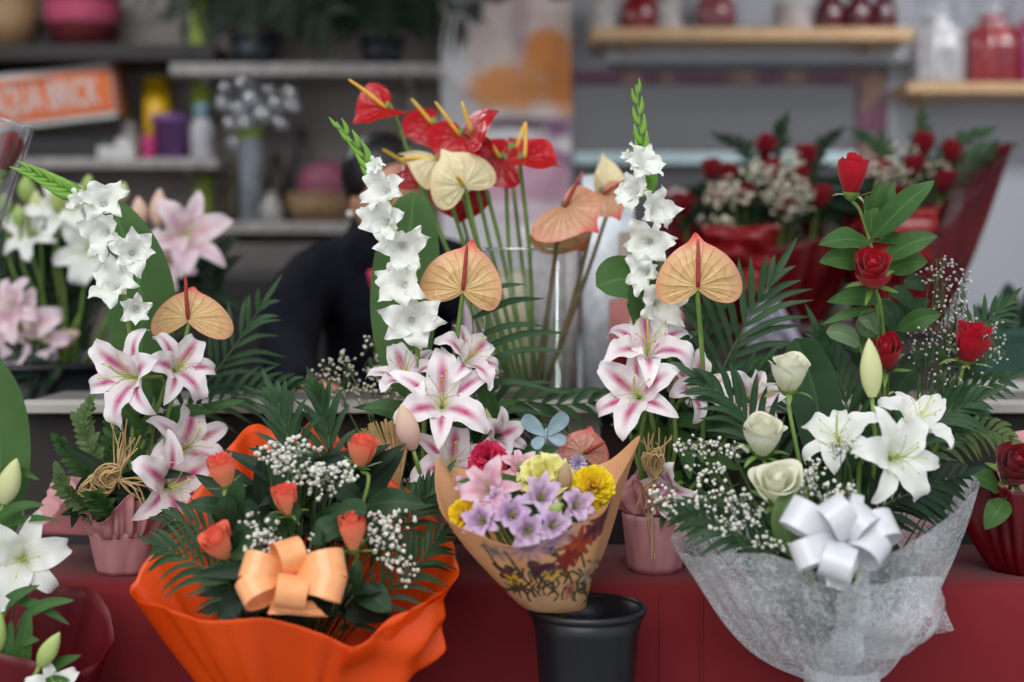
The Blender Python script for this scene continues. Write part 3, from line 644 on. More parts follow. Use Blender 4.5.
ft = bpy.data.objects.new('lettering_curve', fc); COL.objects.link(ft); bpy.context.view_layer.update(); fm = bpy.data.meshes.new_from_object(ft.evaluated_get(bpy.context.evaluated_depsgraph_get())); bpy.data.objects.remove(ft)
fo = bpy.data.objects.new('lettering', fm); COL.objects.link(fo); fo.parent = o; fm.materials.clear(); fm.materials.append(m_boxw)
fp = bc + RM @ np.array([bw * .415, -.008, -.003]) - OFF[o]; fo.location = fp.tolist(); fo.rotation_euler = (pi / 2, -tl, 0); fo.scale = (.475, 1, 1)
sl = MB().box(bc + RM @ np.array([0, -.006, bh * .30]), (bw * .28, .003, bh * .05), RM); part('small_print', sl, mat('print_brown', (120, 60, 30), .6, 0), o, False)
c, s = bx(2, 128, 122, 157, Yb, .14); mb = MB(); mb.box((c[0], c[1], z3 + s[2] * .34), (s[0], s[1], s[2] * .66)); solo('dark_box', mb, mat('dark_card', (36, 34, 38), .6, 0), 'flat dark box lying under the orange foam box', 'box', smooth=False, bevel=.004)
def lathe_thing(name, label, cat, px, w, ht, prof, m, zt, Y=Ys, pname='body', extra=(), seg=32, group=None):
    x = P(px, 0, Y)[0]; r = S(w, Y) / 2; h = S(ht, Y); o = thing(name, label, cat, (x, Y, zt + .001), group)
    part(pname, MB().lathe([(max(a * r, .0004), b * h + .001) for a, b in prof], (x, Y, zt), seg), m, o)
    for nm, pr, mm in extra: part(nm, MB().lathe([(max(a * r, .0004), b * h + .001) for a, b in pr], (x, Y, zt), seg), mm, o)
    return o
POT = [(0, 0), (.78, 0), (.94, .84), (1, .85), (1, 1), (.93, 1), (.86, .75), (0, .75)]
lathe_thing('yellow_canister', 'tall yellow cylinder canister on the grey shelf', 'canister', 156, 27, 82, [(0, 0), (1, 0), (1, .9), (.97, .9), (.97, 1), (0, 1)], mat('yellow_tin', (206, 160, 10), .45, 0), z3, Y=YB - .08)
lathe_thing('plant_pot', 'plain purple plant pot on the grey shelf', 'plant pot', 169, 38, 44, POT, mat('purple_pot', (116, 76, 132), .45, 0), z3)
CUP = [(0, 0), (.7, 0), (.8, .1), (.95, .75), (.8, .86), (.42, .9), (.42, 1), (0, 1)]
lathe_thing('spray_bottle', 'pale bottle with blue cap beside the purple pot', 'bottle', 201, 25, 56, [(0, 0), (.9, 0), (.95, .05), (.95, .6), (.6, .72), (.5, .75), (0, .75)], mat('bottle_white', (168, 164, 170), .4, 0), z3, extra=(('cap', [(.5, .74), (.62, .76), (.62, .98), (.0, 1.)], mat('cap_blue', (110, 136, 154), .4, 0)),))
lathe_thing('jar', 'small bright pink jar between yellow canister and boxes', 'jar', 147, 17, 24, CUP, mat('pink_jar', (176, 44, 104), .4, 0), z3, Y=YB - .2)
lathe_thing('jar', 'white jar standing beside the dark box', 'jar', 126, 26, 40, [(0, 0), (.8, 0), (.9, .1), (.9, .55), (.55, .7), (.5, .95), (0, 1)], mat('white_jar', (168, 162, 158), .5, 0), z3, Y=YB - .1)
c, s = bx(97, 138, 134, 157, YB - .235, .05); o = thing('label_holder', 'white card holder in front of the dark box', 'holder', (c[0], c[1], z3)); part('tray', MB().box((c[0], c[1], z3 + .022), (s[0], s[1], .042)), m_boxw, o, False, .003); part('tab', MB().box((c[0] + .02, c[1], z3 + .055), (s[0] * .4, .01, .03)), m_boxw, o, False, .002); part('clip', MB().box((c[0] - .04, c[1], z3 + .053), (.03, .02, .022)), mat('clip_dark', (40, 60, 54), .5, 0), o, False, .002)
# glittering glassware
lathe_thing('glass_vase', 'tall pale tube vase with green band, glass baubles round it', 'vase', 249, 22, 148, [(0, 0), (1, 0), (1, .99), (.92, 1), (.9, .05), (0, .05)], mat('frost_glass', (170, 178, 188), .3, .1), z4, Y=YB - .14, extra=(('band', [(1.03, .56), (1.06, .57), (1.06, .63), (1.03, .64)], m_lime2),))
for i, (bxp, byp, br) in enumerate([(226, 88, 8), (243, 84, 9), (222, 103, 8), (252, 100, 11), (264, 116, 11), (238, 110, 9), (230, 124, 8), (276, 104, 9), (290, 93, 9), (293, 107, 8), (281, 124, 8), (246, 124, 8), (233, 142, 7), (269, 90, 7)]):
    q = P(bxp, byp, YB - .22); r = S(br, YB - .22); o = thing('hanging_bauble', 'clear glass bauble in the hanging cluster above the tube vase', 'bauble', q, 'glass baubles above the tube vase')
    part('ball', MB().ball(q, r, 2), m_crys, o); part('cap', MB().tube([q + np.array([0, 0, r * .9]), q + np.array([0, 0, r * 1.25])], r * .2, r * .16, 8), m_gshelf, o); part('thread', MB().tube([q + np.array([0, 0, r]), np.array([q[0], q[1], z2 - .05])], .001, .001, 3), m_gshelf, o)
for px, w, ht, lb, cl in ((231, 22, 62, 'olive brown bottle beside the pale tube vase', (78, 74, 50)), (274, 20, 70, 'dark brown bottle behind the pale tube vase', (58, 46, 42)), (300, 22, 96, 'tall dark bottle at the far side of the glass baubles', (52, 46, 44)), (270, 24, 30, 'short pale jar on the low shelf', (150, 146, 144))):
    lathe_thing('bottle', lb, 'bottle', px, w, ht, [(0, 0), (.9, 0), (1, .06), (1, .58), (.45, .76), (.4, .98), (0, 1)], mat('bottle_tone', cl, .3, 0), z4, Y=YB - .06 if px != 270 else YB - .2)
# pink parcel and wicker tray behind the person
basket('low brown wicker tray holding the dusky pink parcel', 318, 66, 26, m_wick, z4)
q = P(326, 186, Ys); o = thing('wrapped_parcel', 'dusky pink rounded parcel on the wicker tray', 'parcel', (q[0], q[1], q[2] - .08)); part('wrap', MB().ball(q, (S(27, Ys), .07, S(24, Ys)), 3, .03), mat('dusky_pink', (132, 66, 88), .6, 0), o); part('tie', MB().tube(crv([q + np.array([cos(a) * S(27, Ys), -.02, sin(a) * S(24, Ys)]) for a in np.linspace(0, 6.283, 12)], 30), .004, .004, 6), mat('tie_plum', (110, 50, 74), .5, 0), o)
# poster with an abstract print
def poster_mat():
    t = NT('abstract_print'); u, v = t.uv(); n1 = t.noise(9, 5, dist=2.2); n2 = t.noise(3, 5, dist=2.)
    def blob(cu, cv, su, sv, lo, hi, ns=.6):
        d = t.math('ADD', t.math('POWER', t.math('DIVIDE', t.math('SUBTRACT', u, cu), su), 2.), t.math('POWER', t.math('DIVIDE', t.math('SUBTRACT', v, cv), sv), 2.))
        d = t.math('ADD', t.math('SQRT', d), t.math('MULTIPLY', t.math('SUBTRACT', n1, .5), ns)); return t.ramp(d, [(lo, 1.), (hi, 0.)])
    c = (232, 228, 230)
    c = t.mix(blob(.66, .82, .52, .34, .7, 1.), c, (232, 214, 206))
    c = t.mix(t.math('MULTIPLY', t.ramp(n2, [(.45, 0.), (.62, .8)]), blob(.64, .78, .50, .30, .7, 1.)), c, (206, 182, 184))
    c = t.mix(blob(.80, .79, .26, .10, .6, 1., 1.0), c, (232, 148, 82)); c = t.mix(blob(.52, .685, .40, .085, .6, 1., 1.0), c, (236, 158, 96)); c = t.mix(blob(.95, .70, .18, .12, .6, 1., 1.0), c, (232, 146, 84))
    c = t.mix(t.math('MULTIPLY', blob(.60, .90, .10, .20, .4, 1., 1.2), .8), c, (188, 160, 168))
    c = t.mix(blob(.42, .985, .16, .04, .6, 1., .8), c, (92, 70, 84)); c = t.mix(blob(.27, .925, .07, .05, .6, 1., 1.0), c, (84, 70, 82)); c = t.mix(blob(.17, .86, .05, .06, .6, 1., 1.2), c, (104, 92, 98))
    c = t.mix(blob(.92, 1.0, .16, .05, .6, 1., .8), c, (110, 40, 56))
    c = t.mix(blob(.62, .565, .42, .03, .5, 1., 1.), c, (120, 100, 112)); c = t.mix(blob(.90, .555, .16, .05, .5, 1., 1.), c, (140, 100, 130))
    c = t.mix(blob(.62, .39, .46, .15, .75, 1.), c, (226, 178, 200)); c = t.mix(blob(.52, .535, .24, .025, .5, 1., .8), c, (236, 234, 236)); c = t.mix(blob(.88, .46, .2, .03, .4, 1., 1.), c, (166, 122, 150)); c = t.mix(blob(.55, .30, .5, .03, .4, 1., 1.), c, (238, 226, 232))
    return t.out(c, .5, 0, spec=.3)
a, b = P(441, -12, YB - .07), P(571, 300, YB - .07); mb = MB()
o = thing('art_poster', 'tall white poster with an abstract orange and pink print', 'poster', ((a[0] + b[0]) / 2, YB - .06, b[2]))
part('board', MB().box(((a[0] + b[0]) / 2, YB - .035, (a[2] + b[2]) / 2), (b[0] - a[0], .06, a[2] - b[2])), m_wht, o, False, .002)
co = np.array([[[a[0], YB - .067, b[2]], [b[0], YB - .067, b[2]]], [[a[0], YB - .067, a[2]], [b[0], YB - .067, a[2]]]]); part('print', MB().grid(co), poster_mat(), o, False)
# mirror
m_mframe = NT('mirror_frame')
_f = m_mframe; _c = _f.mix(_f.ramp(_f.noise(11, 2), [(.5, 0.), (.62, 1.)]), (112, 66, 88), (156, 124, 106)); m_mframe = _f.out(_c, .45, 0)
m_mir = NT('mirror_glass'); m_mir = m_mir.out((112, 110, 112), .30, 0, metal=.75)
o = thing('wall_mirror', 'wide wall mirror in a plum and gold frame', 'mirror', (P(728, 300, YB)[0], YB - .04, P(0, 300, YB)[2])); Ym = YB - .05
for x0, y0, x1, y1 in ((560, 70, 886, 84), (858, 84, 886, 330), (560, 310, 858, 330), (560, 84, 573, 310)):
    c, s = bx(x0, y0, x1, y1, Ym, .045); part('frame_rail', MB().box(c, s), m_mframe, o, False, .006)
c, s = bx(573, 84, 858, 310, Ym + .02, .02); part('mirror_pane', MB().box(c, s), m_mir, o, False)
m_reflection = mat('painted_reflection', (190, 214, 216), .25, 0, var=.05)  # brightness of a mirror reflection put into the colour
c, s = bx(574, 152, 856, 164, YB - .19, .14); refl = thing('reflection_strip', 'pale green strip standing in for a bright reflection in the mirror', 'shelf', c); part('plate', MB().box((c[0], c[1], c[2]), s), m_reflection, refl, False, .003)  # added solid strip in place of the bright band reflected in the mirror
part('added_support', MB().box((c[0] - s[0] * .3, c[1] + .06, c[2] - s[2] * .5 - .006), (.02, .05, .012)).box((c[0] + s[0] * .3, c[1] + .06, c[2] - s[2] * .5 - .006), (.02, .05, .012)), m_gshelf, refl, False)  # blocks added to hold up the reflection strip
# chimney-like panel behind the light wood shelf
mb = MB(); c, s = bx(606, 41, 909, 62, YB - .13, .125); mb.box(c, s); struct('trim_1', mb, m_wallw, 'pale moulding under the light wood shelf', bevel=.01)
mb = MB(); c, s = bx(888, 62, 910, 420, YB - .05, .045); mb.box(c, s); struct('trim_2', mb, m_wallw, 'pale pilaster beside the mirror', bevel=.006)
# jars and gifts on the light wood shelves
m_jred = mat('red_glass', (150, 22, 34), .18, .1, spec=.8, col2=(120, 14, 26)); m_jdk = mat('dark_red_glass', (78, 12, 28), .2, 0, spec=.8); m_jwh = mat('white_jar_glass', (196, 190, 190), .3, .1)
JAR = [(0, 0), (.8, 0), (.98, .1), (1, .35), (.92, .62), (.7, .78), (.55, .84), (.62, .9), (.62, 1.), (.0, 1.02)]
Yj = YB - .17
for px, w, ht, lb, mm in ((639, 37, 44, 'shiny red jar standing alone on the light wood shelf', m_jred), (830, 32, 40, 'dark red jar beside the white tin on the shelf', m_jdk), (859, 30, 40, 'dark red jar in the middle of three', m_jdk), (884, 26, 40, 'dark red jar at the very end of the light wood shelf', m_jdk), (715, 42, 40, 'red ornament jar inside the clear gift box', m_jred)):
    lathe_thing('jar', lb, 'jar', px, w, ht, JAR, mm, z5 + (.012 if px == 715 else 0), Y=Yj, extra=(('lid', [(.64, .9), (.7, .92), (.7, 1.05), (0, 1.1)], mm),))
x = P(715, 0, Yj)[0]; o = thing('gift_box', 'clear gift box around the red ornament jar', 'box', (x, Yj, z5)); w = S(50, Yj); part('tray', MB().box((x, Yj, z5 + .007), (w, .17, .012)), mat('tray_dark', (60, 66, 72), .4, 0), o, False, .002); part('cover', MB().box((x, Yj, z5 + .10), (w, .168, .17)), m_cello, o, False)
for px, w, ht, lb in ((793, 38, 30, 'wide white tin on the light wood shelf'), (603, 26, 42, 'faint white jar next to the shiny red jar'), (668, 30, 40, 'cloudy white jar between the two red ornaments')):
    lathe_thing('tin', lb, 'tin', px, w, ht, [(0, 0), (.96, 0), (1, .04), (1, .8), (1.04, .82), (1.04, 1), (0, 1)], m_jwh, z5, Y=Yj)
def gift(label, px, w, ht, m, rib, zt, Y):
    x = P(px, 0, Y)[0]; r = S(w, Y) / 2; h = S(ht, Y); o = thing('gift_bag', label, 'gift bag', (x, Y, zt + .001))
    mb = MB().lathe([(.001, .002), (r * .95, .002), (r, h * .1), (r, h * .78), (r * .92, h * .92), (r * .70, h * 1.0), (r * .36, h * 1.04), (r * .52, h * 1.18), (r * .46, h * 1.19), (r * .2, h * 1.04)], (x, Y, zt), 60, ripple=.07, nrip=11); part('bag', mb, m, o)
    part('ribbon', MB().lathe([(r * .38, h * 1.02), (r * .44, h * 1.05), (r * .38, h * 1.08)], (x, Y, zt), 24).box((x + r * .1, Y - r * 1.0, zt + h * .38), (r * .14, .006, h * .5)), rib, o)
    part('cellophane', MB().lathe([(r * 1.05, .002), (r * 1.12, h * .4), (r * 1.12, h * .80), (r * .55, h * 1.08), (r * 1.0, h * 1.55)], (x, Y, zt), 60, ripple=.06, nrip=9), m_cello, o); return o
m_dkrib = mat('dark_ribbon', (40, 46, 66), .4, 0)
gift('white gift bag in clear cellophane on the short wood shelf', 939, 48, 58, mat('gift_white', (206, 204, 204), .55, .1), m_dkrib, z6, Ys)
gift('red gift bag in clear cellophane on the short wood shelf', 993, 50, 58, mat('gift_red', (156, 26, 32), .5, .1), m_dkrib, z6, Ys)
gift('bright pink gift bag cut off by the shelf end', 1043, 46, 66, mat('gift_pink', (190, 50, 120), .5, .1), m_dkrib, z6, Ys)
# wrapping paper rolls and pale bundle on the counter behind the vase
def roll(label, px, py0, py1, w, m, Y): 
    a, b = P(px, py1, Y), P(px, py0, Y); r = S(w, Y) / 2; o = thing('paper_roll', label, 'paper roll', a)
    part('roll', MB().tube([a, b], r, r, 24), m, o); part('core', MB().tube([b - np.array([0, 0, .01]), b + np.array([0, 0, .004])], r * .35, r * .35, 16), m_wht, o)
Yr = 3.0
def pyz(z, Y): return 267 + 0 if False else 341 - FPX * ((cos(PITCH) * (z - H) + sin(PITCH) * Y) / (Y * cos(PITCH) - sin(PITCH) * (z - H)))
yc = pyz(LZ - .095, 2.85)
roll('white paper roll standing behind the anthurium vase', 608, 176, yc, 52, mat('paper_white', (214, 222, 232), .6, .1), 2.87)
roll('beige paper roll beside the white paper roll', 634, 232, yc, 30, mat('paper_beige', (166, 150, 134), .6, .1), 2.80)
roll('salmon pink paper roll behind the broad leaf', 646, 300, yc, 74, mat('paper_pink', (196, 120, 116), .6, .1), 2.72)
roll('cream paper roll behind the glass vase', 512, 268, yc, 40, mat('paper_cream', (206, 188, 164), .6, .1), 2.78)
roll('pale lilac paper roll behind the glass vase', 478, 250, yc, 30, mat('paper_lilac', (186, 166, 180), .6, .1), 2.85)
roll('grey white paper roll behind the salmon anthuriums', 556, 236, yc, 44, mat('paper_grey', (188, 184, 184), .6, .1), 2.87)
roll('slim off-white paper roll behind the cream paper roll', 535, 226, yc, 34, mat('paper_off', (206, 196, 200), .6, .1), 2.86)
# green crate and white worktop edge by the far wall
c, s = bx(978, 330, 1110, 378, 3.3, .3); zb = c[2] - s[2] / 2; o = thing('plastic_crate', 'dark green plastic crate behind the lone red rose', 'crate', (c[0], c[1], zb)); mg = mat('crate_green', (14, 62, 48), .45, 0)
for dx, dy, sx, sy in ((0, -s[1] / 2, s[0], .015), (0, s[1] / 2, s[0], .015), (-s[0] / 2, 0, .015, s[1]), (s[0] / 2, 0, .015, s[1])): part('side', MB().box((c[0] + dx, c[1] + dy, c[2]), (sx, sy, s[2])), mg, o, False, .003)
part('bottom', MB().box((c[0], c[1], zb + .008), (s[0], s[1], .014)), mg, o, False); part('rim', MB().box((c[0], c[1] - s[1] / 2 - .008, c[2] + s[2] / 2 - .012), (s[0] + .03, .012, .022)), mg, o, False, .002)
c2 = (c[0], 3.45); o = thing('side_table', 'pale topped side table under the green crate', 'table', (c[0], 3.4, 0)); part('table_top', MB().box((c[0], 3.4, zb - .018), (s[0] + .1, .5, .032)), m_wht, o, False, .004); part('apron', MB().box((c[0], 3.42, zb - .3), (s[0] + .02, .4, .53)), mat('apron_grey', (150, 150, 152), .6, 0), o, False)
for sx in (-1, 1): part('leg', MB().box((c[0] + sx * s[0] * .45, 3.4, (zb - .56) / 2), (.04, .3, zb - .56)), m_wht, o, False)
leafy('dark green leaves standing in the green crate', [((1006, 330, 3.35), (1008, 282, 3.35), 24), ((1020, 332, 3.35), (1030, 286, 3.35), 22), ((990, 330, 3.35), (975, 305, 3.35), 16)], (1012, 372, 3.42), m_dark, name='crate_plant', cat='plant')

# ------------------------------------------------------------------ the person behind the counter
Yp = 3.15
m_skin = mat('skin', (188, 134, 110), .5, .05, var=.06); m_jack = mat('navy_fleece', (15, 16, 24), .9, 0, col2=(22, 23, 32), scale=40, spec=.1); m_hair = mat('black_hair', (16, 13, 14), .4, 0, scale=80)
hc = P(386, 199, Yp); gy = P(386, 199, Yp)
def limb(mb, pts, rs, n=14, seg=14):
    c = crv(pts, n); r = np.interp(np.linspace(0, 1, n), np.linspace(0, 1, len(rs)), rs); mb.tube(c, r, None, seg); mb.ball(c[0], r[0], 2); mb.ball(c[-1], r[-1], 2)
pe = thing('person', 'person with black hair in a dark navy jacket working behind the counter', 'person', (hc[0] - .02, Yp + .05, 0))
bd = MB(); Mh = frame(nrm((.42, -.84, -.34)), up=(.10, -.3, 1))        # face looks down and aside
bd.ball(hc, (.072, .098, .094), 3, M=Mh @ np.array([[1, 0, 0], [0, 1.12, 0], [0, 0, 1.]])); fz = Mh[:, 2]; fy = Mh[:, 1]; fx = Mh[:, 0]
bd.ball(hc + fz * .045 - fy * .062, (.045, .05, .042), 2, M=Mh)                     # jaw
bd.tube([hc + fz * .09 + fy * .015, hc + fz * .118 - fy * .028], .010, .016, 8)     # nose
for s in (-1, 1): bd.ball(hc + fx * s * .071 - fz * .004 - fy * .008, (.010, .030, .019), 2, M=Mh)
sh = [P(312, 268, Yp + .0), P(455, 262, Yp + .06)]; nk = (sh[0] + sh[1]) / 2 + np.array([0, .03, .06]); hip = np.array([nk[0] + .01, Yp + .18, .88])
limb(bd, [hc - fy * .05 - fz * .02, nk + np.array([0, .01, 0]), nk - np.array([0, 0, .1])], [.058, .056, .08])
limb(bd, [nk - np.array([0, -.01, .10]), (nk + hip) / 2, hip], [.11, .115, .13])
for k in (0, 1): bd.ball(sh[k] + np.array([.03 if k == 0 else -.03, .02, -.02]), .062, 2)
el = [P(288, 352, 2.96), P(505, 350, 3.0)]; wr = [P(300, 386, 2.78), P(440, 388, 2.76)]
for k in (0, 1): limb(bd, [sh[k] + np.array([0, .01, -.03]), (sh[k] + el[k]) / 2 + np.array([(-.01, .01)[k], 0, 0]), el[k]], [.05, .046, .038]); limb(bd, [el[k], wr[k]], [.038, .026])
for k, s in ((0, 1), (1, -1)):
    w = wr[k]; d = nrm(np.array([s * .75, -.35, -.28])); sd = nrm(np.cross(d, (0, 0, 1))); pm = w + d * .055; bd.tube([w, w + d * .04, w + d * .085], .026, .034, 10); bd.ball(w + d * .085, (.034, .030, .018), 2)
    for j in range(4):
        b0 = w + d * .09 + sd * (j - 1.5) * .019; ln = (.062, .074, .070, .055)[j]; limb(bd, [b0, b0 + d * ln * .5 + np.array([0, 0, -.004]), b0 + d * ln * .85 + np.array([0, -.0, -.028])], [.0095, .009, .0075], 8, 8)
    b0 = w + d * .035 - sd * .025 * s; limb(bd, [b0, b0 + d * .03 - sd * s * .025, b0 + d * .062 - sd * s * .03 + np.array([0, 0, -.01])], [.012, .011, .009], 8, 8)
for s in (-1, 1): limb(bd, [hip + np.array([s * .085, 0, -.02]), hip + np.array([s * .10, -.02, -.42]), np.array([hip[0] + s * .10, hip[1] + .02, .09])], [.095, .065, .045]); limb(bd, [np.array([hip[0] + s * .10, hip[1] + .03, .05]), np.array([hip[0] + s * .11, hip[1] - .15, .035])], [.045, .032])
bo = part('body', bd, m_skin, pe); md = bo.modifiers.new('r', 'REMESH'); md.mode = 'VOXEL'; md.voxel_size = .006; md.use_smooth_shade = True; md = bo.modifiers.new('s', 'SMOOTH'); md.iterations = 3
jk = MB(); limb(jk, [P(370, 252, Yp - .02), (P(366, 258, Yp) + nk) / 2, nk - np.array([0, -.02, .04])], [.062, .080, .11]); limb(jk, [hc - fy * .085 - fz * .015, nk + np.array([0, .01, .01]), nk - np.array([0, 0, .08])], [.075, .082, .12])
limb(jk, [nk - np.array([0, -.01, .12]), (nk + hip) / 2, hip - np.array([0, 0, .10])], [.15, .150, .165], 20, 24)
for k in (0, 1): limb(jk, [nk + np.array([0, 0, -.07]), sh[k] + np.array([(.02, -.02)[k], .01, -.025]), sh[k] + np.array([0, .01, -.05])], [.10, .080, .076]); limb(jk, [sh[k] + np.array([(.01, -.01)[k], .01, -.035]), (sh[k] + el[k]) / 2 + np.array([(-.012, .012)[k], 0, 0]), el[k]], [.080, .074, .062], 18); limb(jk, [el[k], wr[k] * .96 + el[k] * .04], [.062, .042])
jo = part('jacket', jk, m_jack, pe); md = jo.modifiers.new('r', 'REMESH'); md.mode = 'VOXEL'; md.voxel_size = .010; md.use_smooth_shade = True; md = jo.modifiers.new('s', 'SMOOTH'); md.iterations = 6
hr = MB(); hr.ball(hc - fz * .034 + fy * .046, (.094, .096, .094), 3, .012, M=Mh); hr.ball(hc - fz * .095 + fy * .03, (.05, .05, .045), 2, .03, M=Mh)
for s in (-1, 1): hr.ball(hc + fx * s * .060 - fz * .040 + fy * .045, (.026, .05, .05), 2, .02, M=Mh)
ho = part('hair', hr, m_hair, pe); md = ho.modifiers.new('r', 'REMESH'); md.mode = 'VOXEL'; md.voxel_size = .006; md.use_smooth_shade = True
for s in (-1, 1):
    part('eye', MB().ball(hc + fz * .084 + fx * s * .030 + fy * .006, .011, 2), mat('eye_dark', (60, 50, 46), .2, 0), pe)
part('mouth', MB().tube(crv([hc + fz * .088 - fy * .062 + fx * x * .024 - fz * abs(x) * .01 for x in (-1, 0, 1)], 9), np.array([.001, .004, .005, .0055, .0055, .0055, .005, .004, .001]), None, 8), mat('lips', (150, 76, 74), .4, 0), pe)
part('sash', MB().tube(crv([P(372, 272, 2.99), P(380, 300, 2.96), P(390, 345, 2.97)], 9), .012, .012, 8), mat('magenta_sash', (170, 20, 70), .7, 0), pe)
part('earring', MB().ball(P(350, 214, Yp - .075), .008, 2), mat('pearl', (226, 220, 216), .2, 0, var=.02), pe)
# swivel chair behind the person
xc = P(240, 300, 3.75)[0]; o = thing('office_chair', 'black padded chair behind the person in the dark jacket', 'chair', (xc, 3.75, 0)); mk = mat('chair_black', (22, 21, 25), .6, 0); zt = P(0, 268, 3.75)[2]
part('backrest', MB().box((xc + .02, 3.8, zt - .27), (.50, .07, .54)), mk, o, False, .03); part('seat', MB().box((xc + .02, 3.58, zt - .66), (.5, .48, .09)), mk, o, False, .03); part('column', MB().tube([(xc, 3.6, .08), (xc, 3.6, zt - .7)], .03, .03, 12), mk, o)
for k in range(5): part('foot', MB().tube([(xc, 3.6, .08), (xc + cos(k * 1.257) * .28, 3.6 + sin(k * 1.257) * .28, .025)], .02, .015, 8), mk, o)

# ------------------------------------------------------------------ anthurium vase on the ledge
Yv = 2.44; vb = P(521, 392, Yv); vx = vb[0]; vr = S(47, Yv); vt = P(0, 249, Yv)[2]; vz = LZ - .002
o = thing('glass_vase', 'tall clear glass cylinder vase holding the red and salmon anthuriums', 'vase', (vx, Yv, vz))
part('glass', MB().lathe([(.001, .001), (vr, .001), (vr, vt - vz), (vr - .0035, vt - vz), (vr - .0035, .012), (.001, .012)], (vx, Yv, vz), 64), m_glass, o)
part('rim', MB().lathe([(vr + .0006, vt - vz - .002), (vr + .0008, vt - vz + .001), (vr - .004, vt - vz + .0015), (vr - .0042, vt - vz - .002)], (vx, Yv, vz), 64), glass('rim_glass', (225, 232, 232), .35, .6, .05), o)
part('water', MB().lathe([(.001, .013), (vr - .005, .013), (vr - .005, (vt - vz) * .52), (.001, (vt - vz) * .52)], (vx, Yv, vz), 48), m_water, o)
def vb_(dx): return (521 + dx, 386, Yv)
def vstem(dx): return vb_(dx)
anthurium('topmost red anthurium, spadix pointing up and away, over the person', (386, 108, 2.36), (-.15, -.62, .75), (-.85, -.35, -.22), 74, m_sp_red, m_spx_y, (-.80, -.25, .60), 46, vstem(-6), asp=.85, cup=.16, bend=.03)
anthurium('red anthurium with long yellow spadix just below the topmost one', (460, 136, 2.39), (-.25, -.80, .50), (-.55, -.2, -.80), 76, m_sp_red, m_spx_y, (-.68, -.3, .92), 42, vstem(2), asp=.85, cup=-.08)
anthurium('red anthurium behind the pair of cream anthuriums', (432, 124, 2.48), (-.1, -.72, .65), (-.75, .0, -.5), 72, m_sp_red, m_spx_y, (-.62, -.2, .75), 32, vstem(-12), asp=.85)
anthurium('red anthurium seen partly behind the cream spathe, tip upwards', (472, 132, 2.36), (-.62, -.52, .55), (.70, -.25, .60), 62, m_sp_red, m_spx_y, (-.32, -.3, .95), 32, vstem(8), asp=.95, cup=-.05)
anthurium('dusky red anthurium bent down beside the person, yellow spadix up', (410, 166, 2.44), (-.50, -.75, .35), (-.55, .1, -.85), 50, m_sp_red, m_spx_y, (-.85, -.2, .52), 32, vstem(-18), asp=1.05, cup=-.35)
anthurium('red anthurium low in the vase under the cream spathe', (462, 198, 2.43), (.05, -.8, -.40), (-.1, .4, -.8), 62, m_sp_red, m_spx_y, (.2, .7, -.2), 12, vstem(-2), asp=.75, cup=-.1)
anthurium('wide red anthurium with upright yellow spadix above the salmon ones', (525, 158, 2.36), (.12, -.52, .82), (.88, -.35, .10), 72, m_sp_red, m_spx_y, (.03, -.1, 1), 35, vstem(12), asp=.95, cup=.12)
anthurium('red anthurium behind the wide one, spadix leaning inwards', (500, 158, 2.42), (-.15, -.75, .62), (-.80, -.2, -.1), 76, m_sp_red, m_spx_y, (-.55, -.2, .80), 30, vstem(6), asp=.9)
anthurium('red anthurium at the back with only its spadix clear of the rest', (516, 148, 2.52), (.3, -.6, .7), (.5, .3, -.5), 54, m_sp_red, m_spx_y, (.35, .1, .95), 28, vstem(16), asp=.8)
anthurium('cream anthurium facing forward below the red ones', (464, 186, 2.33), (.1, -.95, .20), (-.50, .15, .85), 70, m_sp_cream, m_spx_y, (-.42, -.75, .55), 18, vstem(-8), asp=1.1, cup=-.1)
anthurium('cream anthurium folded over beside the person, spadix sideways', (436, 160, 2.36), (.25, -.62, .72), (-.80, -.25, .60), 44, m_sp_cream, m_spx_y, (-.95, -.2, .02), 36, vstem(-14), asp=1.5, cup=-.40)
anthurium('salmon anthurium with dark red spadix, in front of its neighbours', (565, 207, 2.33), (-.05, -.82, .50), (.62, -.3, -.50), 80, m_sp_salmon, m_spx_r, (.45, -.15, .90), 40, vstem(14), asp=.95, stemmat=m_stemb, cup=-.10)
anthurium('brownish anthurium hanging below the front salmon one', (562, 224, 2.42), (.05, -.93, -.20), (.60, .1, -.70), 70, m_sp_back, m_spx_r, (.0, .9, -.2), 14, vstem(20), asp=.9, stemmat=m_stemb)
anthurium('salmon anthurium with pink tip touching the white gladiolus', (603, 194, 2.42), (.20, -.85, .40), (.45, -.1, -.80), 58, m_sp_salmon, m_spx_r, (.78, -.3, .45), 30, vstem(26), asp=.95, stemmat=m_stemb)
anthurium('narrow cream anthurium rising behind the salmon ones', (610, 190, 2.50), (-.35, -.85, .1), (-.36, -.05, .95), 36, m_sp_cream, m_spx_y, (.1, .9, .3), 20, vstem(24), asp=2.0, cup=-.30, stemmat=m_stemb)

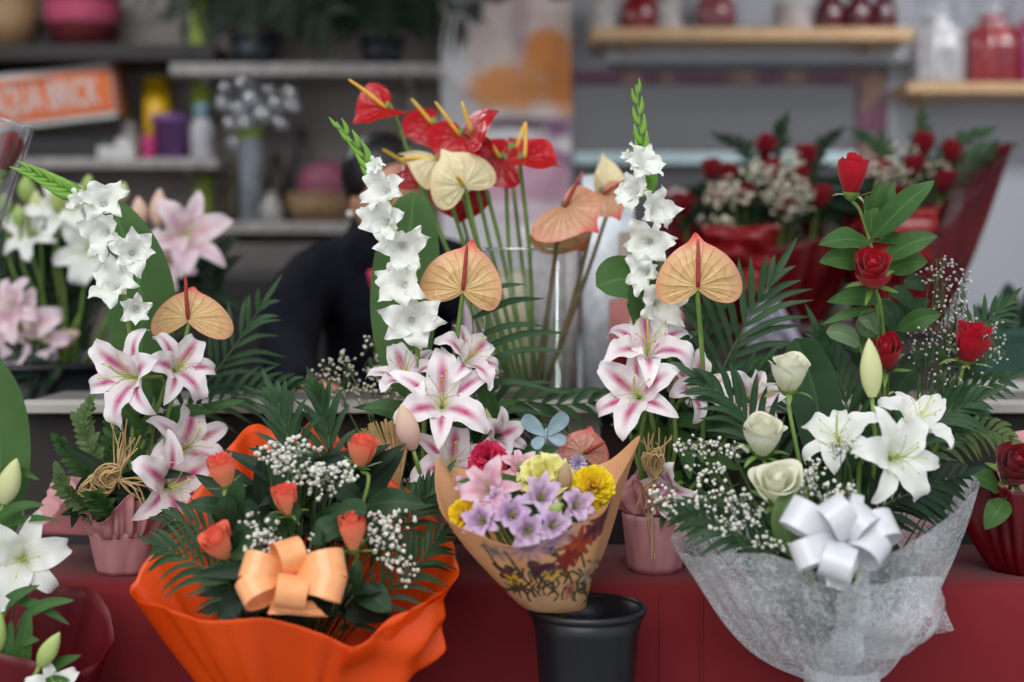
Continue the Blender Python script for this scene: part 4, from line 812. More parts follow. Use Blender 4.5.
# ------------------------------------------------------------------ wrapped pots on the table
def wrapped_pot(label, px, pyb, Y, w, h, rim, seed, m=None):
    b = P(px, pyb, Y); b[2] = TZ + .001; r = S(w, Y) / 2; hh = S(h, Y); o = thing('wrapped_pot', label, 'plant pot', b)
    part('pot', MB().lathe([(.001, .002), (r * .78, .002), (r * .90, hh * .96), (r * .82, hh * .96), (r * .75, hh * .6), (.001, hh * .6)], b, 32), mat('pot_grey', (150, 142, 150), .4, 0), o)
    part('foam', MB().lathe([(r * .79, hh * .75), (r * .6, hh * .95), (.001, hh * 1.02)], b, 20), m_dark, o)
    co = np.empty((10, 90, 3)); th = np.linspace(0, 2 * pi, 90, endpoint=False); g = np.random.default_rng(seed)
    for i, v in enumerate(np.linspace(0, 1, 10)):
        rr = r * (.83 + .20 * v) * (1 + .045 * np.abs(np.sin(6.5 * th + 2 + v)) * v + .05 * np.abs(np.sin(4.5 * th - 1.5 * v))); co[i] = np.stack([b[0] + rr * np.cos(th), b[1] + rr * np.sin(th), np.full(90, b[2] + .001 + hh * .98 * v)], 1)
    part('wrap', MB().grid(co, True), m or m_pink, o, solid=.0006)
    c2 = loft(rim, (px, pyb - h, Y), r * 1.02, 160, 22, 1.0, .009, 13, seed=seed, curl=.004, cr=.010); c2[0, :, 2] = b[2] + hh; part('wrap_collar', MB().grid(c2, True), m or m_pink, o, solid=.0006); return o
wrapped_pot('pot in pink tissue wrap with a flared collar and raffia bow', 127, 578, 2.115, 68, 44, [(38, 534, 2.10), (70, 500, 2.06), (100, 522, 2.045), (116, 508, 2.04), (134, 492, 2.05), (150, 515, 2.05), (176, 508, 2.10), (172, 490, 2.17), (140, 480, 2.2), (100, 478, 2.2), (62, 478, 2.18), (46, 500, 2.15)], 3)
wrapped_pot('pink wrapped pot mostly hidden behind the orange and kraft bouquets', 420, 572, 2.16, 70, 44, [(365, 505, 2.15), (385, 500, 2.10), (420, 512, 2.09), (455, 500, 2.12), (470, 490, 2.17), (440, 480, 2.23), (400, 480, 2.23)], 5)
wrapped_pot('pink wrapped pot between the kraft and the white bouquet', 655, 570, 2.12, 62, 60, [(618, 505, 2.12), (636, 478, 2.07), (655, 500, 2.055), (680, 490, 2.08), (700, 500, 2.14), (680, 480, 2.19), (640, 470, 2.19)], 8)
wrapped_pot('pink wrapped pot behind the white bouquet under the red roses', 885, 572, 2.16, 70, 44, [(838, 520, 2.16), (860, 510, 2.10), (890, 520, 2.09), (925, 512, 2.12), (935, 505, 2.17), (905, 490, 2.23), (860, 490, 2.23)], 9)
B1 = (130, 530, 2.12); B2 = (420, 530, 2.16); B3 = (655, 512, 2.13); B4 = (885, 530, 2.16)
def j(b, dx=0, dy=0): return (b[0] + dx, b[1] + dy, b[2])

# ------------------------------------------------------------------ first arrangement
gladiolus('white gladiolus leaning outwards beside the pink and white lilies', [(132, 525), (133, 400), (128, 320), (116, 258), (97, 212), (64, 188), (21, 168)], 2.10,
    [(80, 201, 15, -.7, .1, 35), (103, 201, 27, .2, .25, 66), (104, 232, 28, -.05, .0, 72), (133, 252, 26, .4, .1, 62), (114, 285, 30, -.3, .1, 72), (136, 309, 19, .35, -.2, 45)], 29, 13)
big_leaf('broad dark green leaf behind the outer white gladiolus', [(134, 420, 2.16), (142, 330, 2.17), (136, 270, 2.18), (110, 200, 2.19)], 68, n=(.2, -1, .1), fold=.1)
lily('pink and white lily at the top of its stem, beside the peach anthurium', 128, 376, 2.05, (-.6, .25), 54, m_lily, j(B1), 20)
lily('pink and white lily under the peach anthurium, petals rolled back', 180, 366, 2.09, (.85, .55), 45, m_lily, j(B1, 8), 50, t=(30, 120))
lily('pink and white lily turned sideways above the orange rosebud', 188, 446, 2.10, (1.0, .7), 52, m_lily, j(B1, 14), 75)
lily('pink and white lily lowest on the stem, next to the pink collar', 173, 486, 2.05, (.8, .15), 52, m_lily, j(B1, 10), 30)
anthurium('peach anthurium standing over the outermost pink lilies', (188, 319, 2.12), (.0, -.86, .50), (.05, .5, .85), 84, m_sp_peach, m_spx_r, (-.02, -.12, 1), 44, j(B1, 6), asp=.75, cup=-.22)
frond('feathery dark palm leaf beside the peach anthurium, in front of the person', [(172, 430, 2.22), (205, 385, 2.25), (232, 350, 2.28), (262, 305, 2.3)], 66, 11, 6, (60, 24))
frond('low dark palm leaf running along the ledge behind the orange bouquet', [(180, 420, 2.2), (215, 404, 2.22), (250, 392, 2.25), (295, 384, 2.28)], 52, 9, 6, (50, 20))
for q, (lb, path) in enumerate((('small-leaved sprig arching outwards over the pink tissue flap', [(112, 515, 2.1), (92, 480, 2.08), (72, 455, 2.07), (58, 440, 2.06)]), ('small-leaved sprig reaching to the ledge end', [(116, 510, 2.12), (98, 460, 2.12), (84, 425, 2.12), (92, 398, 2.12)]), ('small-leaved sprig lying low over the pink tissue flap', [(108, 520, 2.07), (84, 505, 2.05), (66, 490, 2.04), (58, 470, 2.04)]), ('small-leaved sprig behind the raffia bow', [(120, 510, 2.13), (112, 465, 2.13), (112, 430, 2.13), (122, 405, 2.13)]), ('small-leaved sprig between raffia bow and lowest lily', [(128, 515, 2.08), (140, 490, 2.06), (150, 465, 2.06), (160, 445, 2.06)]), ('small-leaved sprig under the pink lilies beside the raffia', [(122, 505, 2.11), (128, 470, 2.1), (142, 440, 2.1), (150, 415, 2.1)]), ('small-leaved sprig drooping below the raffia bow', [(112, 515, 2.05), (104, 508, 2.03), (98, 500, 2.02), (90, 496, 2.01)]), ('small-leaved sprig filling the middle of the pink pot', [(116, 512, 2.09), (100, 478, 2.09), (92, 452, 2.09), (76, 420, 2.09)]))):
    frond(lb, path, 17, 14, 8.5, (64, 40), mt=m_olive if q % 3 else m_green, name='filler_sprig', cat='foliage', depthj=.7, droop=.1)
specs = [((110 + rng.uniform(-20, 50), 500 + rng.uniform(-30, 25), 2.08), (110 + rng.uniform(-50, 90), 500 + rng.uniform(-60, 40), 2.05), 17) for i in range(16)]
leafy('dark lily leaves filling the pink tissue collar', specs, j(B1), m_dark)
leafy('long dark lily leaves among the outermost pink lilies', [((150, 440, 2.1), (112, 402, 2.1), 16), ((160, 420, 2.12), (215, 412, 2.12), 16), ((150, 470, 2.1), (120, 445, 2.08), 18), ((165, 410, 2.12), (150, 350, 2.13), 18), ((175, 480, 2.12), (232, 500, 2.12), 18), ((185, 500, 2.1), (215, 540, 2.1), 18), ((180, 430, 2.14), (245, 400, 2.15), 14)], j(B1, 8), m_green)
def raffia(label, knot, loopspec, ends, base, seed):
    K = P(*knot); o = thing('raffia_bow', label, 'raffia bow', P(*base)); mb = MB()
    for (x, y, w, k) in loopspec:
        for i in range(k):
            E = P(x + rng.uniform(-7, 7), y + rng.uniform(-6, 6), knot[2] - .015 + rng.uniform(-.01, .01)); sd = nrm(np.cross(E - K, (0, 1, 0))) * S(w, knot[2]) * rng.uniform(.3, .6)
            mb.tube(crv([K, (K * .5 + E * .5) + sd + jit(.003), E, (K * .5 + E * .5) - sd + jit(.003), K], 18),   .0017, .0015, 4, False)
    part('loop', mb, m_raf, o); mb = MB()
    for (x, y, k) in ends:
        for i in range(k): mb.tube(crv([K + jit(.004), (K + P(x, y, knot[2])) / 2 + jit(.008), P(x + rng.uniform(-9, 9), y + rng.uniform(-9, 9), knot[2] + rng.uniform(-.02, .02))], 9), .0015, .0012, 4, False)
    mb.tube([K, (K * 2 + P(*base)) / 3, P(*base)], .002, .002, 5); part('strand', mb, m_raf, o); return o
raffia('straw coloured raffia bow tied over the pink tissue collar', (118, 478, 2.04), [(84, 492, 20, 9), (104, 470, 16, 8), (94, 480, 22, 8)], [(150, 500, 5), (132, 440, 8), (118, 425, 6), (160, 485, 4)], j(B1, -6), 1)
# ------------------------------------------------------------------ second arrangement
gladiolus('white gladiolus in front of the person in the dark jacket', [(420, 520), (424, 420), (417, 350), (408, 285), (394, 225), (374, 172), (336, 122)], 2.10,
    [(377, 168, 13, -.2, .5, 28), (384, 190, 26, -.1, .3, 66), (384, 222, 28, -.25, .1, 70), (402, 247, 29, .1, .0, 66), (401, 283, 31, -.1, .05, 74), (411, 321, 33, .05, -.1, 74)], 28, 13)
big_leaf('broad green leaf behind the gladiolus and in front of the dark jacket', [(408, 400, 2.17), (404, 320, 2.18), (408, 255, 2.19), (414, 190, 2.2)], 70, n=(-.1, -1, .1), fold=.1)
anthurium('peach anthurium in front of the glass vase', (463, 290, 2.07), (.0, -.97, .25), (.16, .25, .95), 84, m_sp_peach, m_spx_r, (.10, -.15, 1), 46, j(B2, 10), asp=1.12, cup=-.12)
lily('pink and white lily facing upwards under the middle gladiolus', 406, 374, 2.09, (-.3, 1.7), 44, m_lily, j(B2), 10)
lily('pink and white lily wide open in the middle of the ledge', 443, 399, 2.04, (.15, .75), 55, m_lily, j(B2, 4), 88, t=(40, 108))
lily('pink and white lily below the peach anthurium at the vase foot', 470, 356, 2.09, (1.0, 1.2), 44, m_lily, j(B2, 10), 30, t=(34, 116))
lily('pink and white lily beside the magenta carnation and kraft paper', 453, 462, 2.04, (.3, .75), 50, m_lily, j(B2, 6), 82, t=(36, 108))
lily('half open small pink lily between magenta carnation and ledge', 498, 436, 2.13, (.5, .3), 36, m_lily, j(B2, 16), 20, t=(12, 45), stamens=False)
bud('pale pink lily bud beside the raffia fan', (413, 449, 2.0), (401, 404, 1.99), 25, m_budp, j(B2, 0))
bud('slender white bud above the half open small lily', (492, 438, 2.12), (486, 408, 2.11), 10, m_budw, j(B2, 10))
carnation('ruffled magenta carnation behind the kraft bouquet', 488, 457, 2.02, 17, m_carn, j(B2, 12), n=44)
frond('flat palm leaf lying across the glass vase', [(462, 530, 2.15), (474, 395, 2.15), (474, 345, 2.16), (470, 290, 2.17)], 92, 9, 8, (88, 78), sides=(-1,), droop=.06, depthj=.15, lp=lambda t: .65 + .4 * np.sin(pi * t))
frond('short palm leaf hanging behind the middle lilies', [(450, 420, 2.17), (510, 402, 2.18), (560, 405, 2.2), (612, 400, 2.22)], 50, 10, 8, (40, 20), droop=.2)
o = thing('raffia_fan', 'straw coloured raffia fan between the orange rosebud and pink bud', 'raffia', P(*j(B2, -12))); mb = MB()
for i in range(60):
    t = rng.uniform(-1, 1); q = (385 + t * 26, 422 + abs(t) * 8 + rng.uniform(-4, 6), 2.08 + rng.uniform(-.012, .012)); mb.tube(crv([P(396 + t * 3, 492, 2.09), P(392 + t * 16, 452, 2.08), P(*q)], 7), .0015, .0012, 4, False)
part('strand', mb, m_raf, o); part('tie', MB().tube([P(396, 486, 2.09), P(397, 494, 2.09), P(*j(B2, -12))], .005, .003, 8), m_raf, o)
leafy('broad green lily leaves along the middle of the ledge', [((415, 420, 2.1), (362, 408, 2.1), 24), ((420, 440, 2.12), (345, 470, 2.1), 22), ((470, 430, 2.14), (520, 400, 2.16), 16), ((480, 440, 2.14), (548, 425, 2.16), 18), ((440, 470, 2.1), (400, 500, 2.08), 20), ((430, 440, 2.12), (420, 500, 2.08), 22), ((440, 430, 2.14), (500, 420, 2.15), 18), ((400, 440, 2.12), (345, 440, 2.12), 20), ((500, 470, 2.14), (560, 448, 2.16), 20), ((425, 400, 2.14), (385, 345, 2.16), 20), ((440, 390, 2.14), (400, 350, 2.15), 22), ((430, 450, 2.14), (470, 490, 2.12), 22), ((480, 380, 2.16), (500, 440, 2.14), 20)], B2, m_green)
leafy('dark small leaves filling behind the middle lilies', [((400 + rng.uniform(-25, 110), 455 + rng.uniform(-50, 45), 2.16), (400 + rng.uniform(-50, 150), 440 + rng.uniform(-60, 60), 2.15), 16) for i in range(24)], B2, m_dark)
gyp('cream gypsophila cloud on the ledge before the dark jacket', (395, 500, 2.2), [(335, 378, 2.3, 26, 20, 60), (380, 355, 2.3, 20, 28, 60), (370, 392, 2.28, 34, 10, 60), (345, 360, 2.3, 12, 10, 20), (498, 380, 2.2, 8, 12, 12)], 2.7, m_gypd)
anthurium('faded salmon anthurium behind the kraft bouquet', (584, 453, 2.08), (.05, -.88, .4), (.25, .4, .88), 52, spathemat('spathe_faded', (206, 150, 128), (214, 110, 102), (180, 70, 70), (206, 60, 64), .7), m_spx_r, (.75, -.35, .45), 26, j(B3, -20), asp=1.0)
o = thing('butterfly_pick', 'pale blue butterfly ornament on a stick behind the kraft bouquet', 'ornament', P(500, 545, 2.12)); C = P(546, 436, 2.05); mbl = mat('pale_blue', (150, 178, 190), .4, .2)
for s, (dx, dz, L, W) in ((1, (.7, .75, 30, 20)), (-1, (-.8, .65, 30, 20)), (1, (.9, -.25, 22, 15)), (-1, (-.6, -.5, 22, 15))):
    mb = MB(); leaf(mb, [C, C + np.array([dx, -.1, dz]) * S(L, 2.05) * .5, C + np.array([dx, -.25, dz]) * S(L, 2.05)], S(W, 2.05) / 2, prof=lambda v: 1.6 * v ** .8 * (1.02 - v) ** .35, nv=12, nu=7, wave=.05); part('wing', mb, mbl, o)
part('body', MB().tube([C - np.array([.0, 0, .014]), C + np.array([0, -.003, .012])], .003, .0015, 8), mbl, o); part('stick', MB().tube([C, P(500, 545, 2.12)], .0016, .0016, 5), mbl, o)
o = thing('cellophane_wrap', 'crumpled clear cellophane behind the kraft bouquet', 'cellophane', P(555, 490, 2.12)); c2 = loft([(510, 455, 2.12), (520, 428, 2.1), (550, 440, 2.08), (580, 425, 2.1), (590, 450, 2.14), (560, 430, 2.2), (525, 425, 2.2)], (555, 500, 2.14), .015, 90, 14, .8, .012, 9, seed=4); part('film', MB().grid(c2, True), m_cello, o)

# ------------------------------------------------------------------ third arrangement
gladiolus('white gladiolus between the salmon anthuriums and the dark red bouquet', [(660, 510), (672, 420), (668, 345), (662, 280), (652, 210), (644, 160), (636, 85)], 2.13,
    [(628, 157, 8, -.5, .6, 25), (643, 165, 24, .1, .35, 62), (634, 192, 23, -.55, .05, 60), (655, 210, 25, .5, .1, 66), (648, 242, 27, -.1, .05, 68), (645, 272, 24, -.4, -.1, 60), (660, 305, 31, .15, -.1, 74)], 28, 14)
big_leaf('broad rounded leaf folding down beside the middle gladiolus', [(655, 345, 2.14), (644, 305, 2.12), (626, 280, 2.10), (596, 286, 2.08)], 58, n=(.35, -.8, .55), fold=.12)
anthurium('peach anthurium on a straight stalk in front of the dark red bouquets', (698, 287, 2.02), (-.02, -.98, .15), (-.02, .15, .98), 88, m_sp_peach, m_spx_r, (-.02, -.12, 1), 48, (700, 500, 2.13), asp=1.10, cup=-.14)
lily('pink and white lily with rolled petals under the broad rounded leaf', 648, 346, 2.08, (.05, 1.3), 56, m_lily, j(B3), 88, t=(30, 122))
lily('pink and white lily wide open between vase and peach anthurium', 636, 393, 2.04, (-.35, .45), 50, m_lily, j(B3, -4), 30)
lily('pink and white lily below the straight anthurium stalk', 697, 388, 2.07, (.6, .8), 42, m_lily, j(B3, 8), 70)
lily('pink and white lily half hidden behind the topmost white rose', 752, 398, 2.10, (.3, .3), 38, m_lily, j(B3, 14), 10, t=(30, 100))
lily('pink and white lily drooping beside the gypsophila and raffia', 668, 487, 2.07, (-1.0, -.1), 40, m_lily, j(B3, 6), 60, t=(24, 80), stamens=False)
frond('fan of palm leaf rising before the dark red bouquets', [(712, 408, 2.15), (724, 367, 2.16), (744, 328, 2.17), (772, 280, 2.18)], 88, 11, 8, (66, 22), depthj=.2, droop=.06)
frond('upright palm leaf behind the straight anthurium stalk', [(700, 520, 2.16), (706, 370, 2.18), (704, 320, 2.19), (690, 280, 2.2)], 56, 9, 9, (42, 20), depthj=.2)
frond('palm leaf bending over the ledge behind the white roses', [(690, 440, 2.12), (720, 405, 2.12), (760, 385, 2.13), (815, 365, 2.15)], 64, 12, 8, (56, 24), depthj=.25, droop=.05)
raffia('straw coloured raffia bundle between the kraft and the white bouquet', (655, 478, 2.06), [(660, 452, 12, 6), (648, 450, 10, 5)], [(645, 440, 8), (664, 436, 6), (640, 505, 4), (648, 560, 2)], B3, 2)
leafy('green lily leaves under the lilies with rolled petals', [((660, 440, 2.1), (640, 465, 2.06), 20), ((670, 420, 2.12), (715, 432, 2.1), 20), ((680, 430, 2.12), (690, 480, 2.08), 22), ((655, 400, 2.12), (615, 380, 2.1), 16), ((690, 400, 2.14), (720, 370, 2.15), 18), ((660, 380, 2.14), (690, 345, 2.14), 18), ((668, 440, 2.12), (630, 440, 2.1), 18), ((665, 430, 2.14), (610, 425, 2.14), 20), ((700, 420, 2.14), (740, 440, 2.12), 22), ((690, 460, 2.12), (740, 470, 2.1), 22), ((660, 370, 2.15), (700, 330, 2.16), 16), ((680, 470, 2.12), (660, 530, 2.06), 16), ((655, 455, 2.14), (690, 410, 2.13), 22)], B3, m_green)
leafy('dark small leaves behind the lilies and the white bouquet', [((680 + rng.uniform(-50, 80), 450 + rng.uniform(-60, 40), 2.16), (690 + rng.uniform(-70, 110), 440 + rng.uniform(-70, 60), 2.15), 18) for i in range(24)], B3, m_dark)
rose('dark red rose tucked behind the rolled lily petals', 626, 362, 2.16, (0, -.5, .8), 34, 34, m_rdeep, j(B3, -4))

# ------------------------------------------------------------------ fourth arrangement: red roses
rose('highest red rose, on a long stem above all the others', 853, 174, 2.06, (.05, -.15, 1), 33, 42, m_rred, j(B4, -4), [((872, 238, 2.06), (935, 180, 2.02), 26), ((868, 220, 2.07), (882, 180, 2.06), 16), ((880, 225, 2.08), (893, 182, 2.08), 15), ((872, 235, 2.06), (866, 195, 2.08), 16)], bend=[(862, 215, 2.065), (873, 260, 2.07), (878, 340, 2.09)])
rose('red rose in full face, halfway up the long rose stem', 873, 270, 2.03, (-.2, -.72, .55), 40, 44, m_rred, j(B4, 0), [((868, 242, 2.05), (818, 245, 2.02), 24), ((862, 262, 2.06), (819, 262, 2.03), 24), ((884, 258, 2.06), (938, 236, 2.03), 24), ((888, 270, 2.07), (928, 262, 2.05), 24), ((878, 240, 2.08), (905, 246, 2.05), 16), ((880, 300, 2.08), (826, 302, 2.05), 18), ((876, 310, 2.08), (820, 325, 2.06), 10)], bend=[(880, 305, 2.06), (884, 360, 2.1)])
rose('red rose half hidden behind the white lily bud', 886, 354, 2.09, (-.2, -.6, .6), 34, 42, m_rred, j(B4, 2), [((898, 330, 2.1), (942, 314, 2.08), 20), ((885, 345, 2.12), (850, 350, 2.1), 24)])
rose('lone red rose among pale wisps near the green crate', 971, 342, 2.08, (.15, -.4, .9), 38, 42, m_rred, j(B4, 14), [((948, 425, 2.1), (972, 405, 2.09), 14)], bend=[(955, 400, 2.1), (935, 450, 2.12)])
leafy('dark rose leaves round the long red rose stems', [((878, 300, 2.12), (905, 345, 2.12), 24), ((890, 290, 2.12), (915, 310, 2.12), 22), ((885, 330, 2.14), (930, 300, 2.14), 26), ((870, 380, 2.14), (840, 340, 2.14), 24), ((890, 400, 2.14), (925, 360, 2.13), 26), ((860, 290, 2.13), (838, 300, 2.12), 20), ((895, 420, 2.14), (930, 420, 2.12), 22), ((905, 280, 2.13), (925, 290, 2.12), 20), ((880, 420, 2.15), (850, 390, 2.14), 26), ((900, 370, 2.15), (945, 350, 2.14), 20), ((890, 340, 2.15), (865, 320, 2.14), 22), ((905, 450, 2.14), (950, 470, 2.12), 20)], B4, m_deep, name='rose_foliage')
leafy('round grey green leaves below the red roses', [((868, 338, 2.09), (866, 312, 2.07), 22), ((860, 345, 2.08), (826, 332, 2.06), 22), ((880, 330, 2.09), (858, 320, 2.06), 22)], B4, m_sage, name='eucalyptus_sprig', prof=prof_broad)
frond('fan shaped palm leaf behind the lone red rose', [(948, 400, 2.14), (966, 355, 2.15), (985, 325, 2.16), (1004, 305, 2.16)], 44, 10, 6, (60, 22))
frond('narrow-leaved dark frond leaning out over the white bouquet', [(885, 500, 2.08), (905, 450, 2.07), (935, 420, 2.06), (975, 400, 2.06)], 62, 14, 7, (60, 30), depthj=.4)
frond('dark frond standing up behind the white lily bud', [(860, 470, 2.12), (850, 420, 2.12), (838, 375, 2.13), (820, 335, 2.14)], 60, 12, 7, (40, 18), depthj=.3)
frond('fine fern leaf hanging beside the dark red wrapped rose', [(915, 470, 2.12), (950, 440, 2.12), (985, 430, 2.12), (1012, 440, 2.12)], 30, 14, 6, (70, 40), mt=m_olive, droop=.3)
frond('dark frond pointing at the green crate', [(900, 470, 2.14), (935, 420, 2.14), (965, 395, 2.14), (1005, 380, 2.14)], 46, 12, 6, (60, 30), depthj=.4)
gyp('pale wispy limonium round the lone red rose', (925, 480, 2.14), [(938, 285, 2.11, 10, 22, 16), (955, 300, 2.11, 14, 26, 22), (930, 330, 2.10, 16, 16, 24), (995, 335, 2.1, 16, 30, 22), (960, 310, 2.12, 20, 30, 20), (970, 395, 2.1, 20, 26, 16), (915, 345, 2.1, 14, 20, 20), (940, 262, 2.11, 14, 8, 12), (950, 320, 2.1, 22, 30, 40), (985, 350, 2.08, 22, 22, 30), (945, 365, 2.09, 22, 24, 36), (962, 285, 2.1, 10, 20, 24), (930, 276, 2.1, 12, 8, 16)], 2.6, m_lim, name='limonium')

# ------------------------------------------------------------------ dark red wrapped rose at the edge
o = thing('rose_wrap', 'glossy red wrap with a pink sheet round the edge rose', 'flower wrap', P(1030, 560, 2.1)); c2 = loft([(962, 520, 2.1), (985, 482, 2.06), (1020, 492, 2.03), (1060, 480, 2.06), (1085, 470, 2.12), (1050, 445, 2.18), (1000, 462, 2.18)], (1032, 574, 2.12), .05, 100, 18, .7, .004, 5, seed=6, cr=.006); part('outer_sheet', MB().grid(c2, True), m_redwrap, o, solid=.0005)
c2 = loft([(996, 470, 2.1), (1004, 438, 2.14), (1030, 430, 2.16), (1060, 438, 2.16), (1068, 470, 2.12), (1050, 462, 2.2), (1015, 462, 2.2)], (1032, 540, 2.13), .02, 80, 14, .8, .006, 7, seed=2); part('inner_sheet', MB().grid(c2, True), m_pink, o, solid=.0005)
rose('dark red rose in glossy red wrap cut off by the picture edge', 1016, 466, 2.04, (-.1, -.75, .6), 46, 46, m_rdeep, (1032, 560, 2.12), [((1000, 490, 2.05), (965, 475, 2.03), 22), ((1005, 500, 2.04), (985, 530, 2.02), 24)])

# ------------------------------------------------------------------ orange rose bouquet
Yo = 1.86; BO = (290, 700, 1.9)
o = thing('bouquet_wrap', 'bright orange wrapping sheet round the orange rose bouquet', 'bouquet wrap', P(292, 752, 1.9))
rimo = [(132, 592, 1.90), (160, 606, 1.80), (205, 620, 1.755), (262, 618, 1.73), (318, 632, 1.715), (356, 646, 1.715), (392, 622, 1.725), (428, 598, 1.76), (455, 582, 1.83), (452, 545, 1.94), (425, 505, 2.015), (392, 480, 2.045), (352, 452, 2.06), (318, 418, 2.07), (290, 440, 2.07), (256, 424, 2.065), (224, 452, 2.02), (180, 514, 1.97), (144, 562, 1.93)]
part('sheet', MB().grid(loft(rimo, (292, 752, 1.9), .03, 260, 36, .84, .006, 9, seed=12, cr=.010), True), m_orange, o, solid=.0005)
part('overlap_flap', MB().grid(sheet((345, 645, 1.705), (448, 596, 1.79), (440, 656, 1.80), (320, 740, 1.82), .03, 30, .005, 3)), m_orange, o, solid=.0005)
loops(o, o, m_bow_o, [(287, 541, 30, 28, .02, .5), (242, 563, 30, 28, .02, .3), (240, 596, 28, 28, .04, .4), (290, 600, 34, 26, .055, .7), (344, 562, 32, 30, .02, .3), (342, 590, 28, 28, .04, .4)], 1.75, (291, 578, 1.745))
part('bow_tail', MB().grid(sheet((272, 600, 1.72), (312, 602, 1.72), (330, 618, 1.725), (268, 613, 1.722), .008, 12, .002, 2)), m_bow_o, o)
OL = m_deep
rose('orange rose at the outer edge of the orange bouquet, highest on that side', 222, 470, 1.84, (-.2, -.25, 1), 30, 36, m_ror, BO, [((232, 512, 1.84), (186, 505, 1.82), 18), ((240, 505, 1.84), (262, 520, 1.83), 16)], bend=[(236, 510, 1.86)], mleaf=OL)
rose('orange rose in the middle of the gypsophila', 286, 499, 1.80, (-.1, -.35, .9), 26, 34, m_ror, BO, [((290, 530, 1.82), (262, 520, 1.80), 18)], bend=[(292, 540, 1.84)], mleaf=OL)
rose('orange rose at the top of the orange bouquet, near the raffia fan', 362, 450, 1.90, (.1, -.25, 1), 31, 34, m_ror, BO, [((366, 505, 1.88), (426, 505, 1.86), 26), ((360, 500, 1.9), (330, 488, 1.9), 22)], bend=[(364, 500, 1.89)], mleaf=OL)
rose('lowest orange rose, tilted outwards over the palm tips', 219, 543, 1.79, (-.45, -.45, .8), 34, 38, m_ror, BO, [((236, 545, 1.80), (262, 555, 1.775), 34), ((240, 570, 1.80), (200, 585, 1.78), 24)], bend=[(235, 570, 1.82)], mleaf=OL, opn=.08)
rose('orange rose beside the satin bow, under the white sprays', 352, 531, 1.79, (-.05, -.25, 1), 30, 42, m_ror, BO, [((345, 522, 1.82), (312, 545, 1.8), 28), ((358, 590, 1.82), (392, 612, 1.79), 30), ((352, 600, 1.8), (360, 560, 1.79), 18)], bend=[(352, 570, 1.81)], mleaf=OL)
gyp('gypsophila sprays among the orange roses', BO, [(290, 444, 1.88, 20, 10, 34), (270, 456, 1.88, 14, 12, 24), (296, 472, 1.85, 22, 16, 46), (336, 470, 1.86, 26, 14, 46), (322, 488, 1.85, 16, 12, 20), (265, 532, 1.80, 18, 14, 36), (250, 520, 1.82, 10, 10, 14), (392, 520, 1.84, 28, 12, 46), (390, 548, 1.82, 20, 16, 34), (404, 570, 1.81, 14, 14, 26), (318, 540, 1.82, 10, 10, 12), (380, 535, 1.82, 24, 14, 40), (300, 455, 1.87, 24, 14, 36), (262, 540, 1.79, 18, 12, 30), (285, 462, 1.86, 24, 12, 30), (330, 478, 1.85, 26, 14, 30)], 3.5)
frond('dark palm leaf spreading sideways out of the orange wrap, below the lowest rose', [(262, 620, 1.80), (225, 580, 1.80), (190, 560, 1.82), (158, 545, 1.86)], 62, 14, 6, (62, 20), depthj=.2)
frond('dark palm leaf pressed against the orange sheet near the highest edge rose', [(270, 600, 1.86), (225, 545, 1.9), (195, 525, 1.93), (170, 520, 1.95)], 50, 12, 6, (60, 20), depthj=.2)
frond('dark palm leaf standing up at the back of the orange bouquet', [(300, 520, 1.96), (292, 470, 1.98), (286, 430, 1.99), (275, 400, 2.0)], 62, 12, 8, (44, 14), depthj=.2)
frond('dark palm leaf behind the top orange rose', [(330, 520, 1.98), (330, 460, 1.99), (326, 420, 2.0), (318, 396, 2.0)], 56, 11, 8, (40, 12), depthj=.2)
frond('dark palm leaf fanning out of the orange wrap towards the kraft bouquet', [(350, 630, 1.82), (395, 585, 1.83), (420, 560, 1.86), (444, 530, 1.9)], 52, 14, 6, (60, 22), depthj=.2)
frond('dark palm leaf under the kraft paper corner', [(370, 560, 1.93), (400, 530, 1.94), (420, 505, 1.95), (440, 480, 1.96)], 46, 12, 7, (60, 22), depthj=.2)
leafy('round dark green leaves filling the orange bouquet', [((290 + 90 * math.cos(k * 2.4) * (.3 + .7 * (k % 7) / 7), 545 + 62 * math.sin(k * 2.4) * (.3 + .7 * (k % 5) / 5), 1.86 + .04 * ((k % 3) - 1)), (290 + 118 * math.cos(k * 2.4 + .4) * (.3 + .7 * (k % 7) / 7), 535 + 80 * math.sin(k * 2.4 + .4) * (.3 + .7 * (k % 5) / 5), 1.83 + .04 * ((k % 3) - 1)), 26) for k in range(34)], BO, m_deep, name='bouquet_foliage', prof=prof_broad)
leafy('dark leaves under the orange satin bow', [((290 + rng.uniform(-70, 70), 610 + rng.uniform(-25, 12), 1.80 + rng.uniform(-.02, .04)), (290 + rng.uniform(-100, 105), 600 + rng.uniform(-30, 24), 1.79 + rng.uniform(-.02, .05)), 24) for k in range(34)], BO, m_dark, name='bouquet_foliage', prof=prof_rose)
leafy('narrow dark leaves at the back of the orange bouquet', [((300 + rng.uniform(-50, 60), 540 + rng.uniform(-40, 20), 1.95 + rng.uniform(-.03, .03)), (300 + rng.uniform(-110, 120), 490 + rng.uniform(-50, 50), 1.95 + rng.uniform(-.03, .05)), 22) for k in range(40)], BO, m_dark, name='bouquet_foliage', prof=prof_rose)

